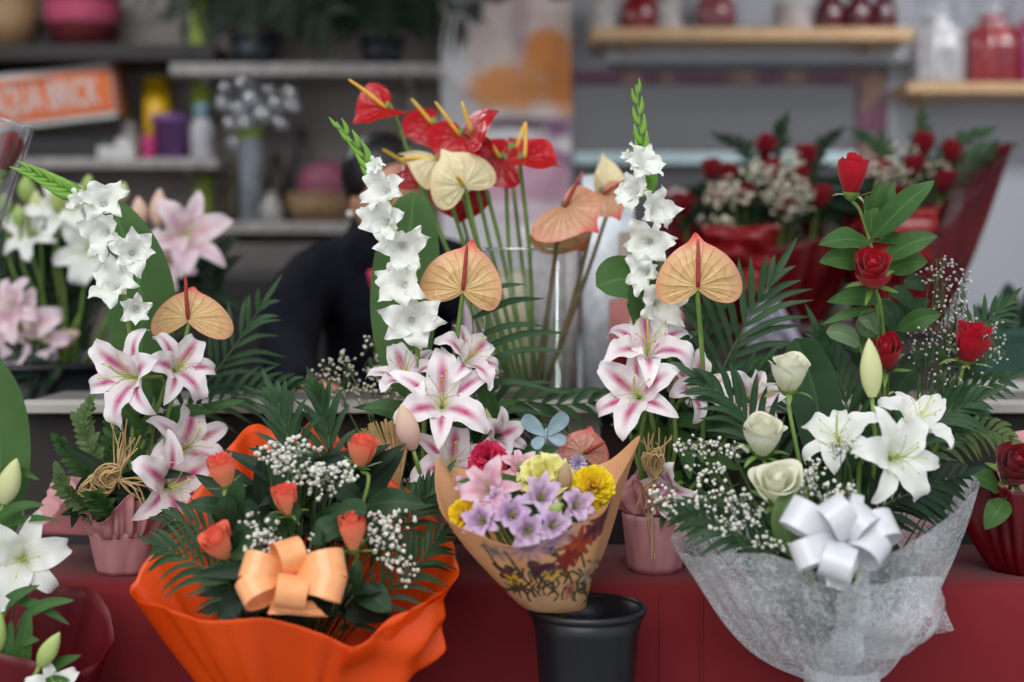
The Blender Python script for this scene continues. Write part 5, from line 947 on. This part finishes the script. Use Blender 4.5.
# ------------------------------------------------------------------ kraft bouquet in the black bucket
Yk = 1.88; bkx = P(587, 606, Yk); rr = S(60, Yk); hb = .30; zb = bkx[2] - hb
o = thing('flower_bucket', 'black plastic bucket holding the kraft paper bouquet', 'bucket', (bkx[0], Yk, zb))
part('body', MB().lathe([(.001, .004), (rr * .62, .004), (rr * .64, .012), (rr * .80, hb * .62), (rr * .88, hb * .90), (rr * .97, hb * .985), (rr * .93, hb * .985), (rr * .84, hb * .9), (rr * .6, .016), (.001, .016)], (bkx[0], Yk, zb), 56), m_black, o)
part('rim', MB().lathe([(rr * .95, hb - .010), (rr * 1.0, hb - .008), (rr * 1.01, hb), (rr * .95, hb + .001), (rr * .93, hb - .008)], (bkx[0], Yk, zb), 56), m_black, o)
BK = (560, 625, 1.88)
rimk = [(437, 458, 1.94), (436, 490, 1.87), (446, 518, 1.80), (480, 535, 1.76), (514, 547, 1.742), (548, 540, 1.74), (580, 524, 1.76), (604, 512, 1.80), (620, 478, 1.90), (639, 436, 1.97), (606, 462, 2.02), (560, 470, 2.035), (500, 470, 2.02), (455, 468, 1.98)]
ck = loft(rimk, (555, 606, 1.87), .040, 320, 150, .80, .0045, 7, seed=21, zp=1.0)
def kraft_print(co):
    m, n = co.shape[:2]; px = np.empty((m, n)); py = np.empty((m, n))
    Y = co[..., 1]; z = co[..., 2] - H; d = Y * cos(PITCH) - z * sin(PITCH); V, U = np.meshgrid(np.linspace(0, 1, m), np.linspace(0, 1, n, endpoint=False), indexing='ij')
    s = U * 60; r = V * 30        # paper coordinates, cm
    col = np.empty((m, n, 3)); col[:] = lin((236, 178, 128))[:3]
    def put(mask, c, a=1.): col[mask] = col[mask] * (1 - a) + np.array(lin(c)[:3]) * a
    xx = ck[..., 0]; pxx = 512 + FPX * xx / d; pyy = 341 - FPX * (Y * sin(PITCH) + z * cos(PITCH)) / d; fr = U < .66
    def at_(x, y):
        k = np.argmin(np.where(fr, np.hypot(pxx - x, pyy - y), 1e9)); return s.flat[k], r.flat[k]
    def flower(x, y, R, npet, c, cc, a=.9, sq=1.):
        cs, cr = at_(x, y); ds, dr = (s - cs + 30) % 60 - 30, (r - cr) * .55 * sq; q = np.hypot(ds, dr); an = np.arctan2(dr, ds); put(q < R * (.72 + .28 * np.cos(npet * an)), c, a); put(q < R * .3, cc, a)
    def line(pts, w, c):
        q = crv([(*at_(x, y), 0) for x, y in pts], 40)
        for x, y, _ in q: put(np.hypot((s - x + 30) % 60 - 30, (r - y) * .55) < w, c, .9)
    put(r < 10 + 2 * np.sin(s * 1.1), (206, 172, 140), .45)
    g = np.random.default_rng(4)
    for k in range(60):
        x = g.uniform(508, 600); y = g.uniform(572, 602); line([(x, y), (x + g.uniform(-5, 5), y - 6), (x + g.uniform(-9, 9), y - 12)], .22, (58, 62, 44) if k % 2 else (84, 92, 58))
    for q in (((575, 595), (566, 570), (552, 548)), ((540, 595), (524, 578), (505, 552)), ((585, 590), (586, 575), (580, 552)), ((520, 590), (500, 570), (484, 545)), ((552, 590), (540, 578), (528, 566)), ((570, 560), (558, 556), (546, 552))): line(q, .26, (64, 70, 46))
    flower(577, 545, 3.4, 9, (170, 50, 34), (190, 90, 40), .95); flower(569, 560, 2.4, 7, (140, 30, 36), (150, 50, 40), .95); flower(586, 538, 2.2, 8, (176, 64, 40), (150, 50, 40), .95)
    flower(549, 545, 1.7, 13, (56, 54, 50), (36, 36, 38)); flower(527, 540, 4.2, 15, (176, 142, 170), (120, 92, 120), .75); flower(560, 532, 3.2, 13, (180, 150, 176), (130, 100, 130), .6)
    flower(600, 520, 3.2, 5, (96, 34, 56), (70, 24, 44)); flower(606, 508, 2.6, 5, (96, 34, 52), (60, 20, 40)); flower(594, 530, 2.2, 5, (110, 40, 62), (70, 24, 44))
    flower(508, 574, 2.4, 5, (62, 28, 48), (90, 40, 60)); flower(515, 581, 1.8, 5, (222, 178, 44), (120, 70, 30)); flower(538, 569, 2.4, 3, (62, 30, 56), (90, 40, 70)); flower(552, 574, 1.6, 5, (228, 190, 60), (60, 34, 70)); flower(553, 568, 1.3, 5, (60, 34, 70), (90, 50, 90))
    flower(494, 551, 2.0, 6, (150, 136, 140), (110, 96, 104), .7); flower(500, 586, 1.8, 4, (78, 34, 40), (60, 26, 30)); flower(522, 588, 1.6, 5, (74, 40, 60), (90, 40, 40)); flower(570, 590, 2., 6, (190, 120, 116), (150, 70, 70)); flower(588, 572, 2.2, 5, (206, 176, 160), (150, 110, 100), .7)
    return col
o = thing('bouquet_wrap', 'kraft paper wrap printed with meadow flowers, in the black bucket', 'bouquet wrap', P(556, 640, 1.88))
part('printed_paper', MB().grid(ck, True, col=kraft_print(ck)), m_kraft, o, color=True, solid=.0004)
lily('rose pink lily in the kraft bouquet, beside the outer yellow bloom', 489, 490, 1.83, (-.25, .45), 36, m_lilyp, BK, 70, t=(24, 92))
lily('small pale pink lily at the back of the kraft bouquet', 520, 468, 1.93, (.1, .8), 22, m_lilyp, BK, 40, t=(20, 80))
mum('golden yellow chrysanthemum low at the outer side of the kraft paper', 463, 514, 1.83, 17, m_mum, BK, (-.4, -.9, .3))
mum('bright yellow chrysanthemum by the tall kraft paper tip', 594, 485, 1.85, 22, m_mum, BK, (.1, -.9, .5), 160)
mum('small yellow chrysanthemum just under the bright yellow one', 588, 503, 1.84, 12, m_mum, BK, (.0, -.9, .3), 90)
carnation('ruffled pale yellow carnation in the kraft bouquet', 545, 476, 1.86, 25, m_carny, BK, n=46)
bud('tall greenish lily bud behind the pale yellow carnation', (562, 494, 1.86), (567, 461, 1.85), 17, mat('bud_olive', (170, 162, 110), .45, .1, col2=(186, 150, 120)), BK)
bud('small round pale green bud in front of the alstroemerias', (551, 512, 1.79), (562, 504, 1.775), 13, m_budg, BK)
for px, py, Y, R, f, lb in ((482, 521, 1.79, 26, (-.3, .3), 'pale purple alstroemeria nearest the golden chrysanthemum'), (512, 515, 1.79, 26, (.0, .4), 'pale purple alstroemeria in the centre of the kraft bouquet'), (541, 498, 1.82, 30, (.1, .6), 'pale purple alstroemeria under the pale yellow carnation'), (576, 506, 1.82, 24, (.35, .4), 'pale purple alstroemeria under the bright yellow chrysanthemum'), (528, 531, 1.775, 28, (.05, .1), 'pale purple alstroemeria drooping over the printed paper edge'), (553, 526, 1.78, 24, (.2, .3), 'pale purple alstroemeria below the small round bud'), (498, 500, 1.82, 18, (.1, .6), 'pale purple alstroemeria hidden under the rose pink lily'), (470, 487, 1.9, 18, (-.4, .4), 'purple alstroemeria in the shade of the outer paper tip')):
    lily(lb, px, py, Y, f, R, m_alst, BK, t=(12, 66), name='alstroemeria', Wk=.30, wave=.14, stamens=True)
for px, py in ((554, 462), (578, 462), (540, 462)): mum('tiny lilac aster behind the pale yellow carnation' if px == 540 else 'tiny lilac aster behind the tall greenish bud' if px == 554 else 'tiny lilac aster above the bright yellow chrysanthemum', px, py, 1.96, 9, mat('aster_lilac', (206, 188, 220), .5, .2), BK, n=40, name='aster')
leafy('green leaves between the blooms of the kraft bouquet', [((500 + rng.uniform(-45, 75), 520 + rng.uniform(-30, 10), 1.87), (500 + rng.uniform(-50, 95), 505 + rng.uniform(-30, 25), 1.86), 14) for i in range(20)], BK, m_green, name='bouquet_foliage')

# ------------------------------------------------------------------ white bouquet
BW = (842, 668, 1.9)
o = thing('bouquet_wrap', 'white fibre wrap round the white rose bouquet', 'bouquet wrap', P(842, 745, 1.9))
rimw = [(671, 541, 1.90), (696, 557, 1.82), (735, 553, 1.765), (775, 556, 1.735), (812, 570, 1.72), (844, 588, 1.715), (872, 562, 1.72), (918, 538, 1.77), (975, 492, 1.88), (966, 474, 1.98), (910, 470, 2.05), (850, 480, 2.07), (790, 490, 2.07), (730, 500, 2.04), (684, 520, 1.98)]
part('sheet', MB().grid(loft(rimw, (842, 676, 1.9), S(33, 1.9), 260, 36, .58, .006, 9, seed=31, cr=.008), True), m_fibre, o)
part('overlap_flap', MB().grid(sheet((840, 590, 1.705), (938, 572, 1.78), (951, 626, 1.84), (826, 672, 1.84), .045, 28, .004, 5)), m_fibre, o)
part('front_fold', MB().grid(sheet((842, 582, 1.70), (872, 566, 1.71), (850, 676, 1.85), (822, 672, 1.85), .03, 20, .005, 9)), m_fibre, o)
th = S(36, 1.9); tc_ = P(842, 676, 1.9)
part('tie', MB().lathe([(th, -.016), (th * 1.05, -.004), (th * 1.04, .010), (th * .98, .014)], tc_, 50, ripple=.03, nrip=9), m_bow_w, o)
part('skirt', MB().grid(loft([(786, 760, 1.9), (800, 770, 1.83), (842, 766, 1.80), (884, 770, 1.83), (900, 758, 1.9), (880, 750, 1.97), (842, 752, 1.99), (804, 752, 1.97)], (842, 684, 1.9), S(34, 1.9), 100, 12, 1.2, .006, 9, seed=3), True), m_fibre, o)
loops(o, o, m_bow_w, [(788, 508, 34, 32, .02, .3), (830, 503, 32, 30, .035, .4), (796, 556, 30, 28, .05, .4), (834, 572, 34, 28, .065, .7), (868, 510, 30, 30, .03, .4), (896, 522, 32, 34, .02, .3), (858, 494, 14, 34, .0, .2), (884, 552, 28, 28, .05, .3)], 1.74, (845, 545, 1.735))
part('bow_tail', MB().grid(sheet((822, 556, 1.705), (862, 556, 1.705), (846, 592, 1.70), (826, 586, 1.70), .01, 12, .002, 2)), m_bow_w, o)
rose('topmost white rose of the white bouquet', 790, 372, 1.92, (.02, -.3, 1), 40, 40, m_rwh, BW, bend=[(793, 430, 1.91)], opn=.05)
rose('middle white rose, tilted above the gypsophila', 764, 435, 1.87, (.0, -.40, .9), 44, 42, m_rwh, BW, bend=[(775, 490, 1.88)], opn=.06)
rose('lowest white rose, half behind the white satin bow', 778, 485, 1.80, (-.1, -.6, .75), 48, 42, m_rwh, BW, bend=[(795, 530, 1.83)], opn=.08)
lily('white lily wide open in the front of the white bouquet', 899, 457, 1.82, (.4, .25), 52, m_lilyw, BW, 50, t=(40, 112))
lily('white lily facing upwards over the open white lily', 918, 420, 1.90, (.6, 1.5), 48, m_lilyw, BW, 20, t=(34, 108))
lily('white lily seen from the side, between white rose and lily bud', 838, 438, 1.88, (-.6, 1.4), 46, m_lilyw, BW, 40, t=(34, 112))
bud('closed white lily bud standing over the white bouquet', (872, 397, 1.90), (869, 338, 1.90), 23, m_budw, BW)
gyp('gypsophila sprays among the white roses', BW, [(699, 446, 1.88, 28, 12, 50), (734, 450, 1.88, 14, 10, 22), (706, 470, 1.86, 22, 12, 34), (664, 500, 1.86, 18, 14, 36), (712, 498, 1.83, 26, 14, 46), (745, 515, 1.81, 24, 14, 36), (742, 500, 1.82, 20, 12, 24), (770, 540, 1.77, 20, 9, 26), (722, 522, 1.8, 16, 10, 20), (843, 448, 1.83, 16, 12, 34), (806, 480, 1.82, 14, 14, 36), (832, 490, 1.80, 26, 10, 50), (812, 466, 1.84, 10, 10, 16)], 3.0)
big_leaf('large dark leaf folded behind the topmost white rose', [(822, 470, 1.98), (818, 410, 1.99), (808, 370, 2.0), (795, 338, 2.0)], 52, m_deep, n=(-.3, -1, .1), fold=.2)
frond('dark glossy frond spreading behind the open white lily', [(850, 540, 1.86), (885, 505, 1.87), (920, 490, 1.88), (960, 475, 1.9)], 56, 15, 9, (60, 25), mt=m_dark, depthj=.2)
frond('palm leaf under the gypsophila at the fibre wrap edge', [(780, 560, 1.82), (740, 535, 1.82), (710, 520, 1.84), (676, 510, 1.87)], 48, 12, 8, (50, 20), depthj=.2)
frond('palm leaf behind the middle white rose', [(790, 500, 1.96), (760, 440, 1.97), (735, 405, 1.98), (700, 380, 2.0)], 62, 12, 8, (46, 18), depthj=.2)
leafy('broad dark green leaves filling the white bouquet', [((830 + 115 * math.cos(k * 2.4) * (.25 + .75 * (k % 7) / 7), 510 + 48 * math.sin(k * 2.4) * (.3 + .7 * (k % 5) / 5), 1.95 + .03 * ((k % 3) - 1)), (830 + 140 * math.cos(k * 2.4 + .3) * (.25 + .75 * (k % 7) / 7), 490 + 70 * math.sin(k * 2.4 + .3) * (.3 + .7 * (k % 5) / 5), 1.93 + .03 * ((k % 3) - 1)), 30) for k in range(40)], BW, m_deep, name='bouquet_foliage', prof=prof_broad)
leafy('dark leaves showing through the white fibre wrap', [((842 + x, y, 1.86 + rng.uniform(0, .08)), (842 + x + rng.uniform(-20, 20) + x * .25, y - rng.uniform(30, 50), 1.85 + rng.uniform(0, .09)), 24) for y in (590, 605, 620, 638) for x in np.linspace(-1, .85, 9) * (640 - y + 20) * 1.05], BW, m_dark, name='bouquet_foliage', prof=prof_rose)
big_leaf('single rounded leaf behind the white satin bow', [(800, 560, 1.78), (786, 535, 1.77), (784, 512, 1.77), (792, 490, 1.78)], 26, m_olive)

# ------------------------------------------------------------------ low white lilies at the near corner
BL = (-20, 720, 1.9)
big_leaf('broad green leaf cut off by the picture edge, above the low white lily', [(-8, 560, 1.9), (-1, 480, 1.9), (-4, 410, 1.9), (-18, 352, 1.9)], 62, n=(.2, -1, .1))
lily('low white lily over the dark red wrap near the broad edge leaf', 22, 560, 1.86, (.25, .1), 52, m_lilyw, BL, 15, t=(34, 112))
lily('low white lily cut off at the bottom, under the green buds', 56, 690, 1.80, (.1, .5), 34, m_lilyw, BL, 40, t=(20, 90))
bud('pale green lily bud beside the broad edge leaf', (4, 503, 1.88), (17, 458, 1.87), 24, m_budw, BL)
bud('green lily bud leaning over the dark red wrap', (40, 666, 1.80), (60, 632, 1.79), 19, m_budg, BL)
bud('green lily bud at the very edge over the dark red wrap', (-2, 655, 1.82), (0, 610, 1.81), 17, m_budg, BL)
leafy('long lily leaves round the low white lilies', [((20, 620, 1.84), (75, 600, 1.82), 14), ((15, 600, 1.85), (70, 625, 1.83), 12), ((30, 690, 1.82), (82, 655, 1.80), 16), ((20, 690, 1.82), (30, 610, 1.82), 20), ((5, 690, 1.82), (12, 620, 1.82), 18), ((40, 690, 1.8), (70, 680, 1.79), 16), ((-5, 520, 1.88), (45, 505, 1.86), 14), ((0, 530, 1.88), (60, 520, 1.86), 10), ((0, 560, 1.88), (30, 610, 1.86), 16), ((10, 650, 1.83), (40, 640, 1.81), 14), ((0, 470, 1.9), (40, 480, 1.88), 10), ((-10, 620, 1.84), (40, 585, 1.84), 14)], BL, m_green)
o = thing('bouquet_wrap', 'dark red wrap round the low white lilies', 'bouquet wrap', P(-20, 740, 1.9)); c2 = loft([(-90, 600, 1.9), (-40, 640, 1.80), (30, 660, 1.80), (80, 672, 1.82), (112, 640, 1.88), (98, 592, 1.93), (60, 585, 1.97), (0, 570, 2.0), (-60, 575, 1.98)], (-15, 835, 1.9), .03, 120, 20, .7, .004, 5, seed=14, cr=.008); part('sheet', MB().grid(c2, True), mat('wine_wrap', (112, 14, 28), .45, .2, col2=(92, 10, 22), scale=8), o, solid=.0005)

# ------------------------------------------------------------------ rose in a clear sleeve
o = thing('flower_sleeve', 'clear plastic sleeve round the single rose at the picture edge', 'sleeve', P(-30, 250, 2.35)); A, Bq = np.array([*P(-62, 395, 2.35)[:2], LZ + .002]), P(14, 122, 2.35); z = nrm(Bq - A); Ms = frame(z); L = np.linalg.norm(Bq - A)
part('film', MB().lathe([(.006, 0), (.018, L * .4), (.030, L * .85), (.034, L)], A, 28, Ms), glass('sleeve_film', (240, 240, 242), .12, .9, .1), o)
part('edge', MB().lathe([(.0335, L - .003), (.0348, L - .001), (.0345, L + .001), (.033, L)], A, 28, Ms).tube([A + Ms @ np.array([.03, -.015, L * .98]), A + Ms @ np.array([.014, -.008, L * .25])], .0016, .0012, 5), m_crys, o)
rose('red rose inside the clear plastic sleeve', 9, 152, 2.35, z, 26, 44, m_rdeep, (-58, 385, 2.35), sepals=False)

# ------------------------------------------------------------------ blurred lilies behind on the side
Yl = 2.95; BG = (60, 420, 3.05)
for px, py, R, f, rl, lb in ((92, 250, 46, (-.1, .1), 10, 'blurred white lily nearest the outer gladiolus leaf'), (30, 232, 34, (-.4, .3), 40, 'blurred white lily at the far side of the bucket'), (62, 208, 34, (.1, .5), 70, 'blurred white lily just under the green buds')): lily(lb, px, py, Yl, f, R, m_lilyw, BG, rl)
for px, py, R, f, rl, lb in ((186, 236, 46, (.5, .3), 15, 'blurred pink lily behind the outer gladiolus leaf'), (165, 262, 36, (-.1, .0), 45, 'blurred pink lily lower behind the outer gladiolus leaf'), (22, 330, 46, (.1, .1), 20, 'blurred pink lily low in front of the black bucket'), (10, 310, 36, (-.3, .3), 50, 'blurred pink lily low at the picture edge'), (40, 338, 30, (.4, .0), 0, 'blurred pink lily low, pointing at the long bud')): lily(lb, px, py, Yl - .05, f, R, m_lilyq, BG, rl)
for i, (x0, y0, x1, y1, w, m) in enumerate(((28, 202, 26, 174, 18, m_budg), (38, 215, 36, 190, 14, m_budw), (58, 210, 58, 182, 15, m_budg), (6, 214, 4, 192, 15, m_budg), (20, 226, 18, 204, 14, m_budg), (88, 195, 89, 174, 14, m_budg), (122, 200, 124, 182, 13, m_budw), (72, 210, 82, 186, 15, m_budw), (142, 224, 138, 196, 17, m_budp), (158, 226, 160, 188, 18, m_budp), (172, 216, 170, 202, 12, m_budp), (46, 346, 80, 332, 22, m_budp), (10, 300, 14, 286, 16, m_budp))):
    bud(['tallest of the blurred green buds, near the sleeved rose', 'pale bud under the tallest blurred green bud', 'blurred green bud beside the gladiolus tip', 'blurred green bud at the picture edge', 'blurred green bud in the lower front of the cluster', 'blurred green bud just above the highest gladiolus floret', 'blurred pale bud next to the broad gladiolus leaf', 'blurred pale bud behind the gladiolus tip', 'blurred pinkish bud behind the broad gladiolus leaf', 'tall blurred pinkish bud over the blurred pink lily', 'short blurred pinkish bud over the blurred pink lily', 'long blurred pinkish bud pointing sideways, low in the dark', 'short blurred bud over the low pink lilies'][i], (x0, y0, Yl), (x1, y1, Yl - .01), w, m, BG)
leafy('dark lily leaves of the blurred bucket lilies', [((60 + rng.uniform(-70, 60), 270 + rng.uniform(-30, 60), 3.02), (60 + rng.uniform(-100, 90), 270 + rng.uniform(-50, 80), 3.0), 24) for i in range(40)], BG, m_dark)
leafy('dark leaves under the blurred pink lilies', [((190 + rng.uniform(-40, 40), 270 + rng.uniform(-20, 40), 3.02), (190 + rng.uniform(-60, 60), 270 + rng.uniform(-40, 70), 3.0), 22) for i in range(16)] + [((20 + rng.uniform(-40, 40), 370 + rng.uniform(-20, 20), 2.9), (20 + rng.uniform(-60, 60), 380 + rng.uniform(-30, 30), 2.88), 26) for i in range(12)], BG, m_dark)
b = P(40, 360, 3.12); o = thing('flower_bucket', 'big black bucket of the blurred lilies in the dark corner', 'bucket', (b[0], 3.12, 0)); part('body', MB().lathe([(.001, .003), (.17, .003), (.25, b[2]), (.24, b[2]), (.16, .02), (.001, .02)], (b[0], 3.12, 0), 40), m_black, o); part('rim', MB().lathe([(.245, b[2] - .01), (.262, b[2] - .005), (.255, b[2] + .008), (.24, b[2])], (b[0], 3.12, 0), 40), m_black, o)
b = P(130, 420, 3.25); bx_ = b[0] - .62; o = thing('dark_crate', 'black crate in the dark corner under the blurred lilies', 'crate', (bx_, 3.5, 0))
part('side', MB().box((bx_, 3.40, .62), (.8, .02, 1.24)), mat('crate_black', (20, 19, 21), .7, 0), o, False); part('base', MB().box((bx_, 3.55, .01), (.8, .3, .02)), m_black, o, False); part('back', MB().box((bx_, 3.69, .62), (.8, .02, 1.24)), m_black, o, False)

# ------------------------------------------------------------------ big red rose bouquets at the back
Yr_ = 3.45
m_rwd = mat('dark_red_film', (128, 12, 24), .3, .25, col2=(78, 8, 16), scale=5, spec=.6, alpha=.93)
m_rwb = mat('bright_red_film', (152, 14, 22), .35, .2, col2=(120, 10, 18), scale=5, spec=.5)
def back_bouquet(label, rim, base, fold, seed):
    o = thing('bouquet_wrap', label, 'bouquet wrap', P(*base)); part('sheet', MB().grid(loft(rim, base, .04, 140, 22, .7, .02, 9, seed=seed), True), m_rwd, o, solid=.001)
    for q in fold: part('fold', MB().grid(sheet(*q, .05, 18, .012, seed)), m_rwb, o, solid=.001)
    return o
back_bouquet('dark red film wrap of the big rose bouquet before the mirror', [(652, 214, 3.45), (668, 232, 3.36), (720, 250, 3.27), (770, 248, 3.25), (815, 240, 3.28), (858, 222, 3.37), (868, 180, 3.5), (810, 176, 3.6), (750, 176, 3.62), (690, 186, 3.58), (664, 190, 3.52)], (766, 360, 3.45), [((706, 262, 3.22), (772, 258, 3.2), (776, 300, 3.26), (735, 300, 3.26)), ((700, 225, 3.25), (780, 228, 3.24), (770, 268, 3.2), (708, 268, 3.22))], 41)
back_bouquet('dark red film wrap with a long pointed corner by the pale wall', [(846, 240, 3.42), (862, 262, 3.34), (900, 262, 3.28), (940, 232, 3.3), (975, 190, 3.36), (1012, 143, 3.44), (985, 150, 3.54), (930, 160, 3.58), (880, 170, 3.56), (852, 200, 3.5)], (886, 372, 3.42), [((862, 225, 3.28), (940, 205, 3.27), (930, 262, 3.26), (876, 288, 3.3))], 43)
b = P(766, 330, 3.33); o = thing('ribbon_bow', 'pale grey ribbon tied on the big rose bouquet before the mirror', 'bow', b)
mlav = mat('lavender_satin', (176, 172, 192), .4, .1)
for dx, w in ((-.045, .05), (.045, .05)): 
    t = np.linspace(0, 2 * pi, 24); a = (1 - np.cos(t)) / 2; c = b + np.array([0, -.03, .03]) + np.stack([dx * 1.3 * a, -.02 - .02 * a, .035 * np.sin(t)], 1); part('loop', MB().grid(c[:, None] + np.array([0, 1., 0]) * np.linspace(-.02, .02, 4)[None, :, None]), mlav, o)
for x in (745, 768, 790): part('tail', MB().grid(sheet((764, 290, 3.2), (772, 290, 3.2), (x + 14, 345, 3.24), (x - 8, 345, 3.24), .01, 10, .004, x)), mlav, o)
RB = (766, 345, 3.45); RQ = (888, 350, 3.42)
places = [(765, 146, 3.5, 'highest rose of the bouquet before the mirror'), (806, 156, 3.5, 'rose near the mirror frame corner'), (711, 171, 3.48, 'outer of the pair of roses left of the white spray'.replace('left of', 'by')), (727, 174, 3.46, 'inner of the pair of roses by the white spray'), (772, 170, 3.44, 'rose just under the highest one'), (747, 195, 3.42, 'rose in the middle of the white spray'), (684, 206, 3.44, 'lowest outer rose beside the white gladiolus'), (719, 197, 3.42, 'rose over the bright red fold'), (820, 197, 3.42, 'rose next to the highest front rose'), (800, 178, 3.46, 'rose deep in the white spray'), (785, 208, 3.4, 'rose low before the mirror over the pale ribbon')]
for px, py, Y, lb in places: rose('small blurred red ' + lb, px, py, Y, (0, -.5, .8), 24, 24, m_rdeep, RB, sepals=False, nin=4)
for px, py, Y, lb in [(924, 144, 3.48, 'highest rose by the pointed wrap corner'), (951, 153, 3.46, 'rose closest to the pointed wrap corner'), (914, 166, 3.44, 'rose below the highest one by the pale wall'), (882, 170, 3.46, 'rose straight behind the highest front rose'), (945, 182, 3.42, 'rose against the bright fold of the pointed wrap'), (898, 196, 3.42, 'rose above the rose leaves'), (870, 206, 3.44, 'rose touching both dark red bouquets')]: rose('small blurred red ' + lb, px, py, Y, (0, -.5, .8), 24, 24, m_rdeep, RQ, sepals=False, nin=4)
gyp('blurred white gypsophila in the bouquet before the mirror', RB, [(726, 196, 3.42, 22, 16, 50), (778, 186, 3.42, 20, 22, 60), (800, 200, 3.4, 16, 20, 40), (750, 176, 3.46, 14, 10, 24), (716, 222, 3.36, 20, 8, 24), (792, 160, 3.48, 14, 10, 20), (786, 196, 3.36, 22, 24, 60), (728, 192, 3.36, 24, 16, 50), (756, 172, 3.38, 16, 12, 30)], 5.4, m_gypd)
gyp('blurred white gypsophila in the bouquet with the pointed corner', RQ, [(898, 182, 3.42, 22, 12, 30), (905, 150, 3.46, 18, 8, 16), (935, 168, 3.44, 14, 8, 14), (890, 172, 3.38, 20, 14, 40)], 5.0, m_gypd)
for lb, path in (('blurred palm leaf above the mirror bouquet', [(770, 220, 3.5), (772, 170, 3.54), (778, 140, 3.56), (784, 122, 3.58)]), ('blurred palm leaf spreading before the mirror', [(760, 220, 3.5), (752, 170, 3.54), (742, 150, 3.56), (722, 138, 3.58)]), ('blurred palm leaf beside the mirror frame', [(800, 220, 3.5), (812, 180, 3.54), (820, 150, 3.56), (836, 134, 3.58)])): frond(lb, path, 26, 12, 5, (46, 12), mt=m_dark)
for lb, path in (('blurred palm leaf above the pointed wrap', [(905, 220, 3.46), (912, 170, 3.5), (920, 140, 3.52), (922, 118, 3.54)]), ('blurred palm leaf leaning to the pale wall', [(915, 220, 3.46), (935, 170, 3.5), (955, 146, 3.52), (985, 132, 3.54)]), ('blurred palm leaf leaning towards the mirror', [(900, 220, 3.46), (890, 170, 3.5), (880, 148, 3.52), (862, 136, 3.54)]), ('blurred palm leaf lying along the pointed corner', [(930, 200, 3.44), (960, 170, 3.47), (985, 155, 3.5), (1006, 148, 3.52)])): frond(lb, path, 30, 12, 5, (46, 12), mt=m_palm)
leafy('dark leaves inside the two dark red bouquets', [((800 + rng.uniform(-120, 130), 205 + rng.uniform(-25, 25), 3.48), (800 + rng.uniform(-130, 150), 205 + rng.uniform(-28, 30), 3.46), 18) for i in range(30)], (820, 340, 3.46), m_dark, name='rose_foliage')
b = P(826, 330, 3.45); o = thing('flower_stand', 'dark stand carrying the two dark red bouquets', 'stand', (b[0], 3.45, 0)); part('body', MB().box((b[0] - .04, 3.47, b[2] / 2), (.54, .42, b[2])), mat('stand_dark', (44, 30, 34), .6, 0), o, False, .006); part('top', MB().box((b[0] - .04, 3.47, b[2] + .01), (.58, .46, .02)), mat('stand_top', (70, 40, 44), .6, 0), o, False, .004)

# low bench under the front bouquets (below the picture)
zb2 = zb - .002; o = thing('display_bench', 'low bench under the black bucket and wrapped bouquets', 'bench', (0, 1.9, 0)); part('bench_top', MB().box((0, 1.86, zb2 - .018), (1.7, .26, .034)), m_dshelf, o, False)
for sx in (-.8, .8):
    for sy in (1.76, 1.96): part('leg', MB().box((sx, sy, (zb2 - .035) / 2), (.04, .04, zb2 - .035)), m_dshelf, o, False)

# ------------------------------------------------------------------ light: overcast sky, sun, and unseen area lamps added to brighten the interior
w = bpy.data.worlds.new('overcast'); scn.world = w; w.use_nodes = True; bg = w.node_tree.nodes['Background']; bg.inputs[0].default_value = (.90, .95, 1.0, 1); bg.inputs[1].default_value = .85
sl = bpy.data.lights.new('sun', 'SUN'); sl.energy = 1.5; sl.angle = rad(50); sl.color = (1, .98, .95); so = bpy.data.objects.new('sun', sl); COL.objects.link(so); so.rotation_euler = (rad(48), 0, rad(-18))
for x in (-1.6, 1.6):
    a = bpy.data.lights.new('added_fill_lamp', 'AREA'); a.shape = 'RECTANGLE'; a.size = 1.2; a.size_y = .25; a.energy = 20; a.color = (.95, .97, 1); ao = bpy.data.objects.new('added_fill_lamp', a); COL.objects.link(ao); ao.location = (x, 4.1, 2.76)
vs = scn.view_settings; scn.display_settings.display_device = 'sRGB'; vs.view_transform = 'Standard'; vs.look = 'None'; vs.exposure = 0.15; vs.gamma = 1.0; vs.use_curve_mapping = False
scn.cycles.use_denoising = True; scn.cycles.transparent_max_bounces = 24; scn.cycles.max_bounces = 8
